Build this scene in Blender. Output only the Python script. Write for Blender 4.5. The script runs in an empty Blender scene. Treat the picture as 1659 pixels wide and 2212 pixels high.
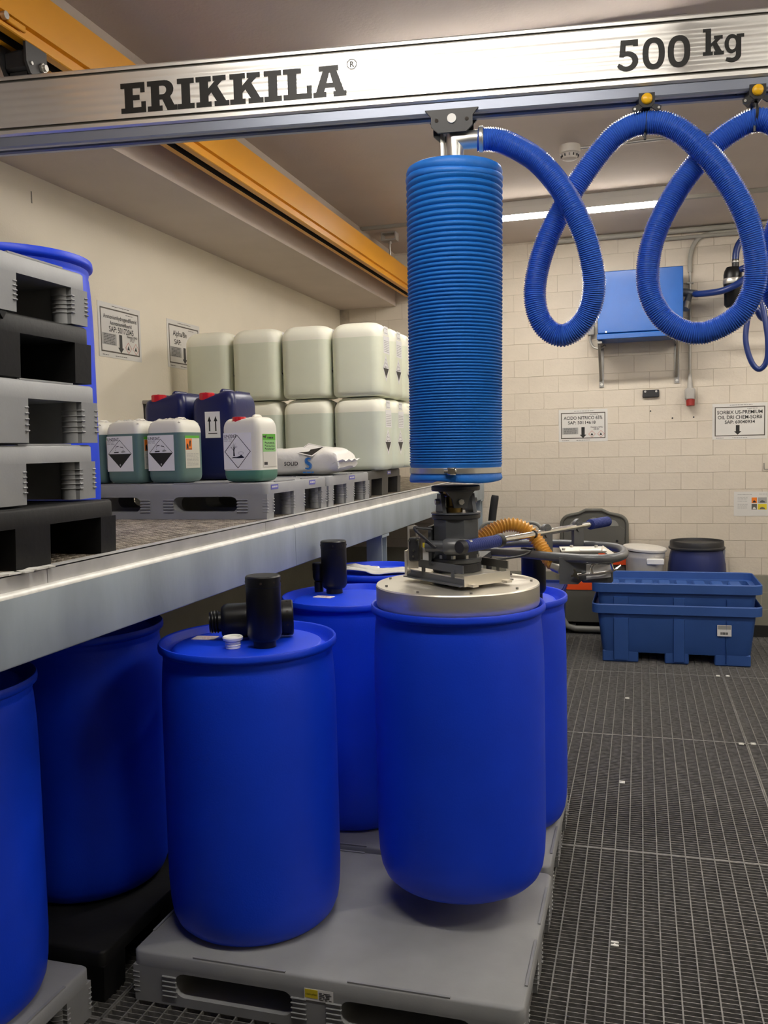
import bpy, bmesh, math, random
from mathutils import Vector, Matrix
random.seed(7)
C = bpy.context.scene.collection
scene = bpy.context.scene

# ---------------------------------------------------------------- camera, world, exposure
cam = bpy.data.cameras.new('camera')
cam.sensor_fit = 'VERTICAL'; cam.sensor_height = 36.0; cam.lens = 30.796
cam.clip_start = 0.05; cam.clip_end = 60
cam_ob = bpy.data.objects.new('camera', cam); C.objects.link(cam_ob)
yaw, pit, rol = math.radians(16.3588), math.radians(4.1485), math.radians(-1.3504)
fw = Vector((-math.sin(yaw)*math.cos(pit), math.cos(yaw)*math.cos(pit), -math.sin(pit)))
rt = Vector((math.cos(yaw), math.sin(yaw), 0)); up = rt.cross(fw)
r2 = rt*math.cos(rol) + up*math.sin(rol); u2 = -rt*math.sin(rol) + up*math.cos(rol)
cam_ob.matrix_world = Matrix(((r2.x, u2.x, -fw.x, 0), (r2.y, u2.y, -fw.y, 0), (r2.z, u2.z, -fw.z, 1.70), (0, 0, 0, 1)))
scene.camera = cam_ob
world = bpy.data.worlds.new('world'); scene.world = world; world.use_nodes = True
world.node_tree.nodes['Background'].inputs[0].default_value = (0.03, 0.028, 0.025, 1)
world.node_tree.nodes['Background'].inputs[1].default_value = 0.3
scene.view_settings.view_transform = 'Standard'
scene.view_settings.look = 'None'
scene.view_settings.gamma = 1.0
scene.view_settings.use_curve_mapping = False
scene.view_settings.exposure = 0.0
LIGHT_STRENGTH = 74.0            # fluorescent diffusers
LIGHT_COLOR = (1.0, 0.945, 0.86)

# ---------------------------------------------------------------- materials
MATS = {}
def mat(name, col, rough=0.5, metal=0.0, var=0.0, vscale=8.0, bump=0.0, bscale=60.0, spec=0.5, aniso=0.0,
        col2=None, emit=None, estr=0.0, coat=0.0, sss=0.0, trans=0.0, stretch=None, rvar=0.0):
    m = bpy.data.materials.new(name); m.use_nodes = True
    nt = m.node_tree; N = nt.nodes; L = nt.links
    b = N['Principled BSDF']
    b.inputs['Base Color'].default_value = (*col, 1)
    b.inputs['Roughness'].default_value = rough
    b.inputs['Metallic'].default_value = metal
    b.inputs['Specular IOR Level'].default_value = spec
    if aniso: b.inputs['Anisotropic'].default_value = aniso
    if coat: b.inputs['Coat Weight'].default_value = coat; b.inputs['Coat Roughness'].default_value = 0.15
    if sss:
        b.inputs['Subsurface Weight'].default_value = sss
        b.inputs['Subsurface Radius'].default_value = (0.05, 0.05, 0.04)
        b.inputs['Subsurface Scale'].default_value = 0.5
    if trans: b.inputs['Transmission Weight'].default_value = trans
    if emit:
        b.inputs['Emission Color'].default_value = (*emit, 1); b.inputs['Emission Strength'].default_value = estr
    tc = N.new('ShaderNodeTexCoord'); mp = N.new('ShaderNodeMapping')
    L.new(tc.outputs['Object'], mp.inputs['Vector'])
    if stretch: mp.inputs['Scale'].default_value = stretch
    if var or col2:
        n = N.new('ShaderNodeTexNoise'); n.inputs['Scale'].default_value = vscale; n.inputs['Detail'].default_value = 5
        L.new(mp.outputs[0], n.inputs['Vector'])
        rp = N.new('ShaderNodeValToRGB')
        a = [max(0, c*(1-var)) for c in col]; z = col2 if col2 else [min(1, c*(1+var)) for c in col]
        rp.color_ramp.elements[0].color = (*a, 1); rp.color_ramp.elements[1].color = (*z, 1)
        rp.color_ramp.elements[0].position = 0.32; rp.color_ramp.elements[1].position = 0.68
        L.new(n.outputs['Fac'], rp.inputs[0]); L.new(rp.outputs[0], b.inputs['Base Color'])
        if rvar:
            mr = N.new('ShaderNodeMapRange'); mr.inputs[3].default_value = rough-rvar; mr.inputs[4].default_value = rough+rvar
            L.new(n.outputs['Fac'], mr.inputs[0]); L.new(mr.outputs[0], b.inputs['Roughness'])
    if bump:
        n2 = N.new('ShaderNodeTexNoise'); n2.inputs['Scale'].default_value = bscale; n2.inputs['Detail'].default_value = 4
        L.new(mp.outputs[0], n2.inputs['Vector'])
        bp = N.new('ShaderNodeBump'); bp.inputs['Strength'].default_value = bump; bp.inputs['Distance'].default_value = 0.01
        L.new(n2.outputs['Fac'], bp.inputs['Height']); L.new(bp.outputs[0], b.inputs['Normal'])
    MATS[name] = m
    return m

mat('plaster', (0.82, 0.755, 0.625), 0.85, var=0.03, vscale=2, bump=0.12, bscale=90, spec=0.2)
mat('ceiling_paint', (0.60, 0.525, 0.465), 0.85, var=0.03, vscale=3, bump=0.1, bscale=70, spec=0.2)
mat('block_paint', (0.67, 0.60, 0.50), 0.62, var=0.04, vscale=5, bump=0.25, bscale=45, spec=0.35)
mat('mortar', (0.56, 0.49, 0.40), 0.9, var=0.12, vscale=18)
mat('dado_paint', (0.25, 0.24, 0.19), 0.6, var=0.05, vscale=5, bump=0.15)
mat('black_base', (0.02, 0.02, 0.02), 0.5)
mat('basin', (0.035, 0.034, 0.032), 0.9)
mat('galv_bar', (0.20, 0.195, 0.185), 0.5, metal=0.35, var=0.25, vscale=25, bump=0.2, bscale=300)
mat('galv_cross', (0.235, 0.228, 0.22), 0.55, metal=0.3, var=0.3, vscale=40, bump=0.35, bscale=400)
mat('galv_steel', (0.37, 0.43, 0.475), 0.52, metal=0.35, var=0.16, vscale=5, stretch=(1, 1, 0.35), bump=0.05, rvar=0.1)
mat('galv_edge', (0.80, 0.79, 0.74), 0.45, metal=0.2, var=0.1, vscale=30)
mat('galv_strip', (0.47, 0.465, 0.455), 0.55, metal=0.3, var=0.15, vscale=9)
mat('deck_grate', (0.36, 0.315, 0.25), 0.7, var=0.45, vscale=22, bump=0.4, bscale=140)
mat('drum_blue', (0.003, 0.052, 0.78), 0.46, var=0.05, vscale=5, bump=0.05, bscale=180, spec=0.45)
mat('drum_blue_scuffed', (0.005, 0.024, 0.44), 0.45, col2=(0.008, 0.03, 0.47), vscale=5, bump=0.05, bscale=180)
mat('cap_white', (0.86, 0.85, 0.82), 0.4)
mat('card_white', (0.88, 0.80, 0.80), 0.6)
mat('pallet_grey', (0.275, 0.28, 0.285), 0.5, var=0.08, vscale=6, bump=0.03, bscale=120, spec=0.4)
mat('pallet_black', (0.008, 0.008, 0.008), 0.55, var=0.3, vscale=9, bump=0.05, bscale=70, spec=0.25)
mat('pallet_dark', (0.055, 0.052, 0.046), 0.55, var=0.2, vscale=9)
mat('yellow_paint', (0.66, 0.285, 0.004), 0.42, var=0.03, vscale=3, spec=0.5)
mat('dark_slot', (0.02, 0.012, 0.006), 0.7)
mat('aluminium', (0.90, 0.88, 0.84), 0.36, metal=0.8, var=0.01, vscale=3, aniso=0.4)
mat('aluminium_groove', (0.22, 0.21, 0.19), 0.45, metal=0.6)
mat('blue_grey_rail', (0.30, 0.33, 0.41), 0.4, metal=0.5)
mat('print_black', (0.012, 0.012, 0.011), 0.45)
mat('black_plastic', (0.006, 0.006, 0.0065), 0.36, var=0.15, vscale=12, spec=0.35)
mat('black_satin', (0.022, 0.022, 0.024), 0.45)
mat('chrome', (0.72, 0.71, 0.68), 0.16, metal=1.0)
mat('zinc', (0.62, 0.61, 0.57), 0.35, metal=0.85, var=0.08, vscale=18)
mat('tube_blue', (0.006, 0.142, 0.52), 0.55, var=0.05, vscale=30, bump=0.15, bscale=400, spec=0.35)
mat('tube_blue_smooth', (0.012, 0.17, 0.64), 0.5, var=0.08, vscale=14, bump=0.15, bscale=40)
mat('hose_blue', (0.052, 0.165, 0.66), 0.22, spec=0.6, coat=0.4)
mat('hose_dark', (0.010, 0.03, 0.16), 0.32, spec=0.5)
mat('head_grey', (0.085, 0.09, 0.097), 0.42, metal=0.3, var=0.08, vscale=12)
mat('frame_grey', (0.115, 0.12, 0.125), 0.36, metal=0.2, spec=0.6)
mat('steel_plate', (0.83, 0.785, 0.69), 0.36, metal=0.75, var=0.03, vscale=6, aniso=0.3)
mat('steel_dark', (0.30, 0.29, 0.27), 0.35, metal=0.9, var=0.1, vscale=10)
mat('brass', (0.28, 0.19, 0.06), 0.4, metal=0.9)
mat('grip_blue', (0.012, 0.03, 0.20), 0.6, bump=0.5, bscale=350)
mat('orange_hose', (0.72, 0.36, 0.055), 0.3, spec=0.6, coat=0.3)
mat('can_white', (0.80, 0.78, 0.68), 0.42, var=0.03, vscale=5)
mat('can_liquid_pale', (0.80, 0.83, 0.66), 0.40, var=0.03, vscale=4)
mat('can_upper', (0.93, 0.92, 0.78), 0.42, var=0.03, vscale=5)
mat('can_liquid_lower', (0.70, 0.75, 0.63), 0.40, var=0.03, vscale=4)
mat('can_teal', (0.12, 0.205, 0.19), 0.36, var=0.06, vscale=6)
mat('can_teal_bright', (0.08, 0.22, 0.165), 0.36, var=0.06, vscale=6)
mat('can_navy', (0.010, 0.014, 0.085), 0.33, var=0.08, vscale=7, bump=0.05)
mat('cap_red', (0.62, 0.012, 0.016), 0.35)
mat('film', (0.74, 0.72, 0.66), 0.12, bump=0.6, bscale=25, coat=0.6)
mat('label_white', (0.86, 0.85, 0.84), 0.5)
mat('label_grey', (0.36, 0.355, 0.34), 0.6)
mat('label_green', (0.10, 0.42, 0.03), 0.5)
mat('label_pale_green', (0.28, 0.58, 0.20), 0.5)
mat('label_orange', (0.88, 0.22, 0.015), 0.5)
mat('label_red', (0.50, 0.06, 0.05), 0.5)
mat('label_violet', (0.13, 0.13, 0.45), 0.5)
mat('label_yellow', (0.75, 0.60, 0.03), 0.5)
mat('paper', (0.70, 0.68, 0.64), 0.35, coat=0.4)
mat('paper_tan', (0.66, 0.64, 0.55), 0.4)
mat('sign_frame', (0.075, 0.062, 0.045), 0.5)
mat('bag_white', (0.80, 0.78, 0.74), 0.4, bump=0.35, bscale=22)
mat('logo_blue', (0.02, 0.16, 0.50), 0.5)
mat('box_blue', (0.012, 0.105, 0.42), 0.24, var=0.03, spec=0.5)
mat('tray_blue', (0.033, 0.100, 0.35), 0.5, var=0.06, vscale=5, bump=0.06)
mat('keg_blue', (0.012, 0.022, 0.11), 0.42, var=0.06)
mat('bin_blue', (0.010, 0.03, 0.20), 0.45)
mat('cart_grey', (0.115, 0.113, 0.097), 0.5, var=0.06, vscale=6)
mat('cart_light', (0.26, 0.26, 0.24), 0.4)
mat('cart_orange', (0.85, 0.09, 0.012), 0.5)
mat('bucket_white', (0.66, 0.63, 0.58), 0.45, var=0.03)
mat('conduit_grey', (0.40, 0.385, 0.35), 0.4, metal=0.4)
mat('conduit_plastic', (0.36, 0.345, 0.30), 0.6)
mat('device_grey', (0.42, 0.40, 0.37), 0.5)
mat('socket_red', (0.30, 0.015, 0.012), 0.45)
mat('detector', (0.62, 0.58, 0.52), 0.5)
mat('lamp_housing', (0.70, 0.68, 0.64), 0.5)
mat('lamp_diffuser', (0.9, 0.88, 0.82), 0.5, emit=LIGHT_COLOR, estr=LIGHT_STRENGTH)
mat('hanger_yellow', (0.90, 0.50, 0.01), 0.35)
mat('rag', (0.62, 0.60, 0.55), 0.85, bump=0.4, bscale=30)
mat('concrete_grey', (0.33, 0.325, 0.30), 0.8, var=0.08, vscale=5)

# ---------------------------------------------------------------- mesh helpers
def V(*a): return Vector(a)
def rotz(a): return Matrix.Rotation(a, 3, 'Z')
class Frame:
    """2-D drawing frame: origin, x axis, y axis; normal = x cross y"""
    def __init__(s, o, x, y): s.o = Vector(o); s.x = Vector(x).normalized(); s.y = Vector(y).normalized(); s.n = s.x.cross(s.y)
    def p(s, a, b, h=0): return s.o + s.x*a + s.y*b + s.n*h
class MB:
    def __init__(s): s.v = []; s.f = []; s.m = []
    def add(s, vs, fs, mi=0):
        k = len(s.v); s.v += [tuple(v) for v in vs]
        for f in fs: s.f.append(tuple(i+k for i in f)); s.m.append(mi)
        return s
    def bb(s, x0, x1, y0, y1, z0, z1, mi=0):
        vs = [(x0,y0,z0),(x1,y0,z0),(x1,y1,z0),(x0,y1,z0),(x0,y0,z1),(x1,y0,z1),(x1,y1,z1),(x0,y1,z1)]
        return s.add(vs, [(3,2,1,0),(4,5,6,7),(0,1,5,4),(1,2,6,5),(2,3,7,6),(3,0,4,7)], mi)
    def box(s, c, d, mi=0, R=None):
        c = Vector(c); vs = []
        for z in (-1,1):
            for x,y in ((-1,-1),(1,-1),(1,1),(-1,1)):
                q = Vector((x*d[0]/2, y*d[1]/2, z*d[2]/2)); vs.append(c + (R @ q if R else q))
        return s.add(vs, [(3,2,1,0),(4,5,6,7),(0,1,5,4),(1,2,6,5),(2,3,7,6),(3,0,4,7)], mi)
    def cbox(s, c, d, ch, mi=0, R=None):
        """chamfered box"""
        c = Vector(c); hx, hy, hz = d[0]/2, d[1]/2, d[2]/2; vs = []; idx = {}
        for sx in (-1,1):
            for sy in (-1,1):
                for sz in (-1,1):
                    for k,(a,b,e) in enumerate(((0,1,1),(1,0,1),(1,1,0))):
                        q = Vector((sx*(hx-ch*a), sy*(hy-ch*b), sz*(hz-ch*e)))
                        idx[(sx,sy,sz,k)] = len(vs); vs.append(c + (R @ q if R else q))
        fs = []
        for sg in (-1,1):
            for k in range(3):
                o = [(-1,-1),(1,-1),(1,1),(-1,1)]
                q = []
                for a,b in o:
                    t = [a,b]; t.insert(k, sg); q.append(idx[(*t,k)])
                fs.append(q)
        for a,b in ((-1,-1),(-1,1),(1,-1),(1,1)):
            fs.append([idx[(-1,a,b,1)], idx[(1,a,b,1)], idx[(1,a,b,2)], idx[(-1,a,b,2)]])
            fs.append([idx[(a,-1,b,0)], idx[(a,1,b,0)], idx[(a,1,b,2)], idx[(a,-1,b,2)]])
            fs.append([idx[(a,b,-1,0)], idx[(a,b,1,0)], idx[(a,b,1,1)], idx[(a,b,-1,1)]])
        for sx in (-1,1):
            for sy in (-1,1):
                for sz in (-1,1): fs.append([idx[(sx,sy,sz,k)] for k in range(3)])
        ctr = c; out = []
        for f in fs:
            n = (Vector(vs[f[1]])-Vector(vs[f[0]])).cross(Vector(vs[f[2]])-Vector(vs[f[0]]))
            m_ = sum((Vector(vs[i]) for i in f), Vector())/len(f) - ctr
            out.append(f if n.dot(m_) > 0 else f[::-1])
        return s.add(vs, out, mi)
    def cyl(s, p0, p1, r0, r1=None, n=20, mi=0, caps=True):
        p0 = Vector(p0); p1 = Vector(p1); r1 = r0 if r1 is None else r1
        d = (p1-p0).normalized(); a = d.orthogonal().normalized(); b = d.cross(a)
        vs = []
        for p,r in ((p0,r0),(p1,r1)):
            for i in range(n):
                t = 2*math.pi*i/n; vs.append(p + a*(r*math.cos(t)) + b*(r*math.sin(t)))
        fs = [(i,(i+1)%n,n+(i+1)%n,n+i) for i in range(n)]
        if caps: fs += [tuple(range(n-1,-1,-1)), tuple(range(n,2*n))]
        return s.add(vs, fs, mi)
    def lathe(s, prof, n=48, c=(0,0,0), mi=0, axis=None, mfun=None, cap0=False, cap1=False):
        c = Vector(c)
        if axis is None: A,B,D = V(1,0,0),V(0,1,0),V(0,0,1)
        else: D = Vector(axis).normalized(); A = D.orthogonal().normalized(); B = D.cross(A)
        k = len(s.v)
        for r,z in prof:
            for i in range(n):
                t = 2*math.pi*i/n; s.v.append(tuple(c + A*(r*math.cos(t)) + B*(r*math.sin(t)) + D*z))
        for j in range(len(prof)-1):
            for i in range(n):
                s.f.append((k+j*n+i, k+j*n+(i+1)%n, k+(j+1)*n+(i+1)%n, k+(j+1)*n+i)); s.m.append(mfun(j) if mfun else mi)
        if cap0: s.f.append(tuple(k+i for i in range(n-1,-1,-1))); s.m.append(mfun(0) if mfun else mi)
        if cap1: s.f.append(tuple(k+(len(prof)-1)*n+i for i in range(n))); s.m.append(mfun(len(prof)-2) if mfun else mi)
        return s
    def tube(s, path, r, n=12, mi=0, closed=False, caps=True):
        P = [Vector(p) for p in path]; N = len(P)
        rr = r if isinstance(r, (list, tuple)) else [r]*N
        T = []
        for i in range(N):
            if closed: t = P[(i+1)%N]-P[i-1]
            else: t = P[min(i+1,N-1)]-P[max(i-1,0)]
            T.append(t.normalized())
        a = T[0].orthogonal().normalized(); k = len(s.v)
        for i in range(N):
            a = (a - T[i]*a.dot(T[i])).normalized(); b = T[i].cross(a)
            for j in range(n):
                t = 2*math.pi*j/n; s.v.append(tuple(P[i] + a*(rr[i]*math.cos(t)) + b*(rr[i]*math.sin(t))))
        for i in range(N if closed else N-1):
            i2 = (i+1)%N
            for j in range(n):
                s.f.append((k+i*n+j, k+i*n+(j+1)%n, k+i2*n+(j+1)%n, k+i2*n+j)); s.m.append(mi)
        if caps and not closed:
            s.f.append(tuple(k+j for j in range(n-1,-1,-1))); s.m.append(mi)
            s.f.append(tuple(k+(N-1)*n+j for j in range(n))); s.m.append(mi)
        return s
    def prism(s, poly, fr, h0, h1, mi=0):
        """polygon (2-D points, counter-clockwise) pushed from h0 to h1 along the frame normal"""
        n = len(poly)
        ar = sum(poly[i][0]*poly[(i+1)%n][1]-poly[(i+1)%n][0]*poly[i][1] for i in range(n))
        if ar < 0: poly = poly[::-1]
        vs = [fr.p(a,b,h0) for a,b in poly] + [fr.p(a,b,h1) for a,b in poly]
        return s.add(vs, [tuple(range(n-1,-1,-1)), tuple(range(n,2*n))] + [(i,(i+1)%n,n+(i+1)%n,n+i) for i in range(n)], mi)
    def rect(s, fr, x0, x1, y0, y1, h, mi=0, t=0.0006):
        return s.prism([(x0,y0),(x1,y0),(x1,y1),(x0,y1)], fr, h-t, h, mi)
    def ring2d(s, fr, outer, inner, h, mi=0, t=0.0006):
        """flat band between two outlines of equal length"""
        n = len(outer); vs = [fr.p(a,b,h) for a,b in outer] + [fr.p(a,b,h) for a,b in inner]
        return s.add(vs, [(i,(i+1)%n,n+(i+1)%n,n+i) for i in range(n)], mi)
    def mesh2d(s, data, fr, h, mi=0, x=0, y=0, k=1.0):
        vs, fs = data
        return s.add([fr.p(x+a[0]*k, y+a[1]*k, h+a[2]) for a in vs], fs, mi)
    def plate(s, outer, holes, fr, h0, h1, mi=0):
        """outline with holes, pushed from h0 to h1 along the frame normal"""
        vs, fs = fill2d(outer, holes)
        n = len(vs)
        A = [fr.p(a[0],a[1],h0) for a in vs]; B = [fr.p(a[0],a[1],h1) for a in vs]
        s.add(B, fs, mi); s.add(A, [f[::-1] for f in fs], mi)
        for loop, hole in [(outer, False)] + [(h, True) for h in holes]:
            ar = sum(loop[i][0]*loop[(i+1)%len(loop)][1]-loop[(i+1)%len(loop)][0]*loop[i][1] for i in range(len(loop)))
            L_ = loop if (ar > 0) != hole else loop[::-1]
            m_ = len(L_)
            s.add([fr.p(a,b,h0) for a,b in L_]+[fr.p(a,b,h1) for a,b in L_], [(i,(i+1)%m_,m_+(i+1)%m_,m_+i) for i in range(m_)], mi)
        return s
    def mesh(s, name, mats, smooth=40):
        me = bpy.data.meshes.new(name); me.from_pydata(s.v, [], s.f)
        for k in (mats if isinstance(mats, (list, tuple)) else [mats]): me.materials.append(MATS[k])
        me.polygons.foreach_set('material_index', s.m)
        if smooth:
            me.polygons.foreach_set('use_smooth', [True]*len(me.polygons))
            me.set_sharp_from_angle(angle=math.radians(smooth))
        me.update()
        return me
    def build(s, name, mats, parent=None, smooth=40):
        root = parent
        while root is not None and root.parent is not None: root = root.parent
        if root is not None and root.name in ORG:
            o = ORG[root.name]; s.v = [(a-o[0], b-o[1], c-o[2]) for a,b,c in s.v]
        ob = bpy.data.objects.new(name, s.mesh(name, mats, smooth)); C.objects.link(ob)
        if parent is not None: ob.parent = parent
        return ob
ORG = {}
def fill2d(outer, holes):
    """triangulated 2-D fill of an outline with holes"""
    bm = bmesh.new(); es = []
    for loop in [outer]+list(holes):
        vs = [bm.verts.new((a,b,0)) for a,b in loop]
        es += [bm.edges.new((vs[i], vs[(i+1)%len(vs)])) for i in range(len(vs))]
    bmesh.ops.triangle_fill(bm, use_beauty=True, use_dissolve=False, edges=es, normal=(0,0,1))
    bm.verts.index_update()
    V_ = [tuple(v.co) for v in bm.verts]; F_ = []
    for f in bm.faces:
        q = [v.index for v in f.verts]
        F_.append(q if f.normal.z > 0 else q[::-1])
    bm.free()
    return V_, F_
TEXT_CACHE = {}
def text2d(s, size=1.0, bold=0.0, align='LEFT'):
    """built-in font as a flat mesh"""
    key = (s, size, bold, align)
    if key in TEXT_CACHE: return TEXT_CACHE[key]
    cu = bpy.data.curves.new('lettering', 'FONT'); cu.body = s; cu.size = size; cu.offset = bold; cu.align_x = align
    cu.resolution_u = 3
    ob = bpy.data.objects.new('lettering', cu); C.objects.link(ob)
    me = bpy.data.meshes.new_from_object(ob)
    V_ = [tuple(v.co) for v in me.vertices]; F_ = [tuple(p.vertices) for p in me.polygons]
    bpy.data.objects.remove(ob); bpy.data.meshes.remove(me); bpy.data.curves.remove(cu)
    TEXT_CACHE[key] = (V_, F_)
    return V_, F_
def arc(cx, cy, rx, ry, a0, a1, n=10):
    return [(cx+rx*math.cos(math.radians(a0+(a1-a0)*i/n)), cy+ry*math.sin(math.radians(a0+(a1-a0)*i/n))) for i in range(n+1)]
def rrect(x0, x1, y0, y1, r, n=5):
    return arc(x1-r,y0+r,r,r,-90,0,n)+arc(x1-r,y1-r,r,r,0,90,n)+arc(x0+r,y1-r,r,r,90,180,n)+arc(x0+r,y0+r,r,r,180,270,n)
def spline(pts, n=12, closed=False):
    """Catmull-Rom through points"""
    P = [Vector(p) for p in pts]; out = []; N = len(P)
    for i in range(N if closed else N-1):
        p0 = P[i-1] if (i > 0 or closed) else P[0]*2-P[1]; p1 = P[i]; p2 = P[(i+1)%N]
        p3 = P[(i+2)%N] if (i+2 < N or closed) else p2*2-p1
        for k in range(n):
            t = k/n
            out.append(0.5*((2*p1)+(-p0+p2)*t+(2*p0-5*p1+4*p2-p3)*t*t+(-p0+3*p1-3*p2+p3)*t*t*t))
    if not closed: out.append(P[-1])
    return out
def resample(path, step):
    P = [Vector(p) for p in path]; out = [P[0]]; acc = 0.0
    for i in range(len(P)-1):
        d = (P[i+1]-P[i]).length; t = step-acc
        while t <= d:
            out.append(P[i].lerp(P[i+1], t/d)); t += step
        acc = (acc+d) % step
    return out
# ---------------------------------------------------------------- object helpers
def tag(o, label, cat, group=None, kind=None):
    if label: o['label'] = label
    if cat: o['category'] = cat
    if group: o['group'] = group
    if kind: o['kind'] = kind
    return o
def thing(name, loc, label, cat, group=None, rz=0.0, world_parts=False):
    o = bpy.data.objects.new(name, None); C.objects.link(o); o.empty_display_size = 0.1
    o.location = loc; o.rotation_euler = (0, 0, rz)
    tag(o, label, cat, group)
    if world_parts: ORG[o.name] = tuple(loc)
    return o
def copy_tree(src, loc, rz, label, group=None):
    r = src.copy(); C.objects.link(r); r.location = loc; r.rotation_euler = (0, 0, rz); r['label'] = label
    if group: r['group'] = group
    def rec(a, b):
        for ch in list(a.children):
            c = ch.copy(); C.objects.link(c); c.parent = b; rec(ch, c)
    rec(src, r)
    return r
def struct(o): o['kind'] = 'structure'; return o

# ================================================================ THE ROOM
XL, XR, YB, YF, ZC = -2.77, 3.3, 8.1, -6.5, 3.52
# floor: drip basin under steel grating panels
fl = struct(MB().bb(XL, XR, YF, YB, -0.40, -0.33).build('floor', 'basin'))
PX, PY = 0.0555, 0.0222
xs = [-2.64, -1.57, -0.50, 0.57, 1.64, 2.71]; ys = [-0.82, 0.68, 2.18, 3.68, 5.18, 6.65, 8.09]
def grating(x0, x1, y0, y1):
    m = MB(); g = 0.004
    x0 += g; x1 -= g; y0 += g; y1 -= g
    n = round((x1-x0)/PX)
    for i in range(n+1):
        x = x0+(x1-x0)*i/n; w = 0.0024 if 0 < i < n else 0.0032
        m.bb(x-w, x+w, y0, y1, -0.030, 0.0, 0)
    n = round((y1-y0)/PY)
    for i in range(n+1):
        y = y0+(y1-y0)*i/n; w = 0.0013 if 0 < i < n else 0.0035
        m.bb(x0, x1, y-w, y+w, -0.026 if 0 < i < n else -0.03, -0.0015 if 0 < i < n else 0.0, 1)
    return m
for i in range(len(xs)-1):
    for j in range(len(ys)-1):
        if xs[i] < -2.0 and ys[j] > 4: continue
        grating(xs[i], xs[i+1], ys[j], ys[j+1]).build('grating_panel', ['galv_bar', 'galv_cross'], fl, smooth=0)
clip = MB()
for dy in (-0.011, 0.011): clip.cbox((0, dy, 0.003), (0.032, 0.011, 0.006), 0.002)
clip.cyl((0, 0, 0), (0, 0, 0.004), 0.004, n=8)
clip_me = clip.mesh('grating_clip', 'galv_edge')
for x, y in ((-0.087, 5.946), (-0.091, 4.435), (-0.087, 2.956), (0.539, 5.157), (0.603, 5.171), (0.536, 6.648), (0.603, 6.661)):
    o = bpy.data.objects.new('grating_clip', clip_me); C.objects.link(o); o.parent = fl; o.location = (x, y, 0.0)
    o.scale = (0.85, 0.85, 1)
# outer floor for the part of the room behind the camera
# walls, ceiling
struct(MB().bb(XL-0.15, XL, YF, YB+0.2, -0.4, ZC+0.1).build('wall_left', 'plaster'))
struct(MB().bb(XR, XR+0.15, YF, YB+0.2, -0.4, ZC+0.1).build('wall_right', 'plaster'))
struct(MB().bb(XL-0.15, XR+0.15, YF-0.15, YF, -0.4, ZC+0.1).build('wall_front', 'plaster'))
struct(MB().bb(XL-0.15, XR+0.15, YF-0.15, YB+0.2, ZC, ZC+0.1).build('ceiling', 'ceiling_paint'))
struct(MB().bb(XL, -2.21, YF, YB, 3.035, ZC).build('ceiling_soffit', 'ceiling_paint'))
wb = struct(MB().bb(XL-0.15, XR+0.15, YB-0.0115, YB+0.2, -0.4, ZC+0.1).build('wall_back', 'mortar'))
# sand-lime blocks of the back wall, each a piece of its own
BW, BH, J = 0.2625, 0.1483, 0.0032
def block_mesh(w, mname):
    m = MB(); hw = w/2-J/2; hh = BH/2-J/2; c = 0.0016; d = 0.014
    vs = [(-hw,0,-hh),(hw,0,-hh),(hw,0,hh),(-hw,0,hh), (-hw,-d+c,-hh),(hw,-d+c,-hh),(hw,-d+c,hh),(-hw,-d+c,hh),
          (-hw+c,-d,-hh+c),(hw-c,-d,-hh+c),(hw-c,-d,hh-c),(-hw+c,-d,hh-c)]
    fs = [(0,1,5,4),(1,2,6,5),(2,3,7,6),(3,0,4,7),(4,5,9,8),(5,6,10,9),(6,7,11,10),(7,4,8,11),(8,9,10,11)]
    return m.add(vs, fs).mesh('brick', mname, smooth=0)
bm_white = block_mesh(BW, 'block_paint'); bm_dado = block_mesh(BW, 'dado_paint')
rest = MB(); nb = 0
z0 = 1.2776
for k in range(-9, 16):
    zc = z0+BH*(k+0.5)
    if zc+BH/2 > ZC-0.002 or zc-BH/2 < 0.02: continue
    off = 0.079 if k % 2 == 0 else 0.079+0.1325
    for i in range(-12, 14):
        xc = off+BW*(i+0.5)
        if xc-BW/2 < XL or xc+BW/2 > XR: continue
        dado = zc < 0.55
        seen = (-1.55 < xc < 1.25 and zc > 0.25) or (xc <= -1.55 and zc > 2.45 and xc > -2.7) 
        seen = seen and not (xc < -1.3 and zc < 1.2) and not (xc > 1.1 and zc < 0.5)
        seen = seen and not (xc < -2.1 and zc > 3.0)
        if seen and nb < 300:
            o = bpy.data.objects.new('brick', bm_dado if dado else bm_white); C.objects.link(o); o.parent = wb
            o.location = (xc, YB - random.uniform(0, 0.0012), zc); nb += 1
        else:
            hw = BW/2-J/2; hh = BH/2-J/2
            rest.bb(xc-hw, xc+hw, YB-0.014, YB, zc-hh, zc+hh, 1 if dado else 0)
r_ = rest.build('brick_remainder', ['block_paint', 'dado_paint'], wb, smooth=0); r_['kind'] = 'stuff'
struct(MB().bb(-1.2, XR, YB-0.035, YB, 0.0, 0.10).build('baseboard_back', 'black_base'))
struct(MB().bb(XL, -1.2, YB-0.03, YB, 0.0, 0.75).build('trim_1', 'dado_paint'))
struct(MB().bb(XL, XL+0.012, YF, YB, -0.3, 1.1).build('trim_2', 'dado_paint'))
struct(MB().bb(XR-0.012, XR, YF, YB, -0.3, 1.1).build('trim_3', 'dado_paint'))  # unseen dado added to cut low bounced light
struct(MB().bb(XL, XR, YF, YF+0.012, -0.3, 1.1).build('trim_4', 'dado_paint'))  # dado added behind the camera, also reduces low bounce

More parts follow.
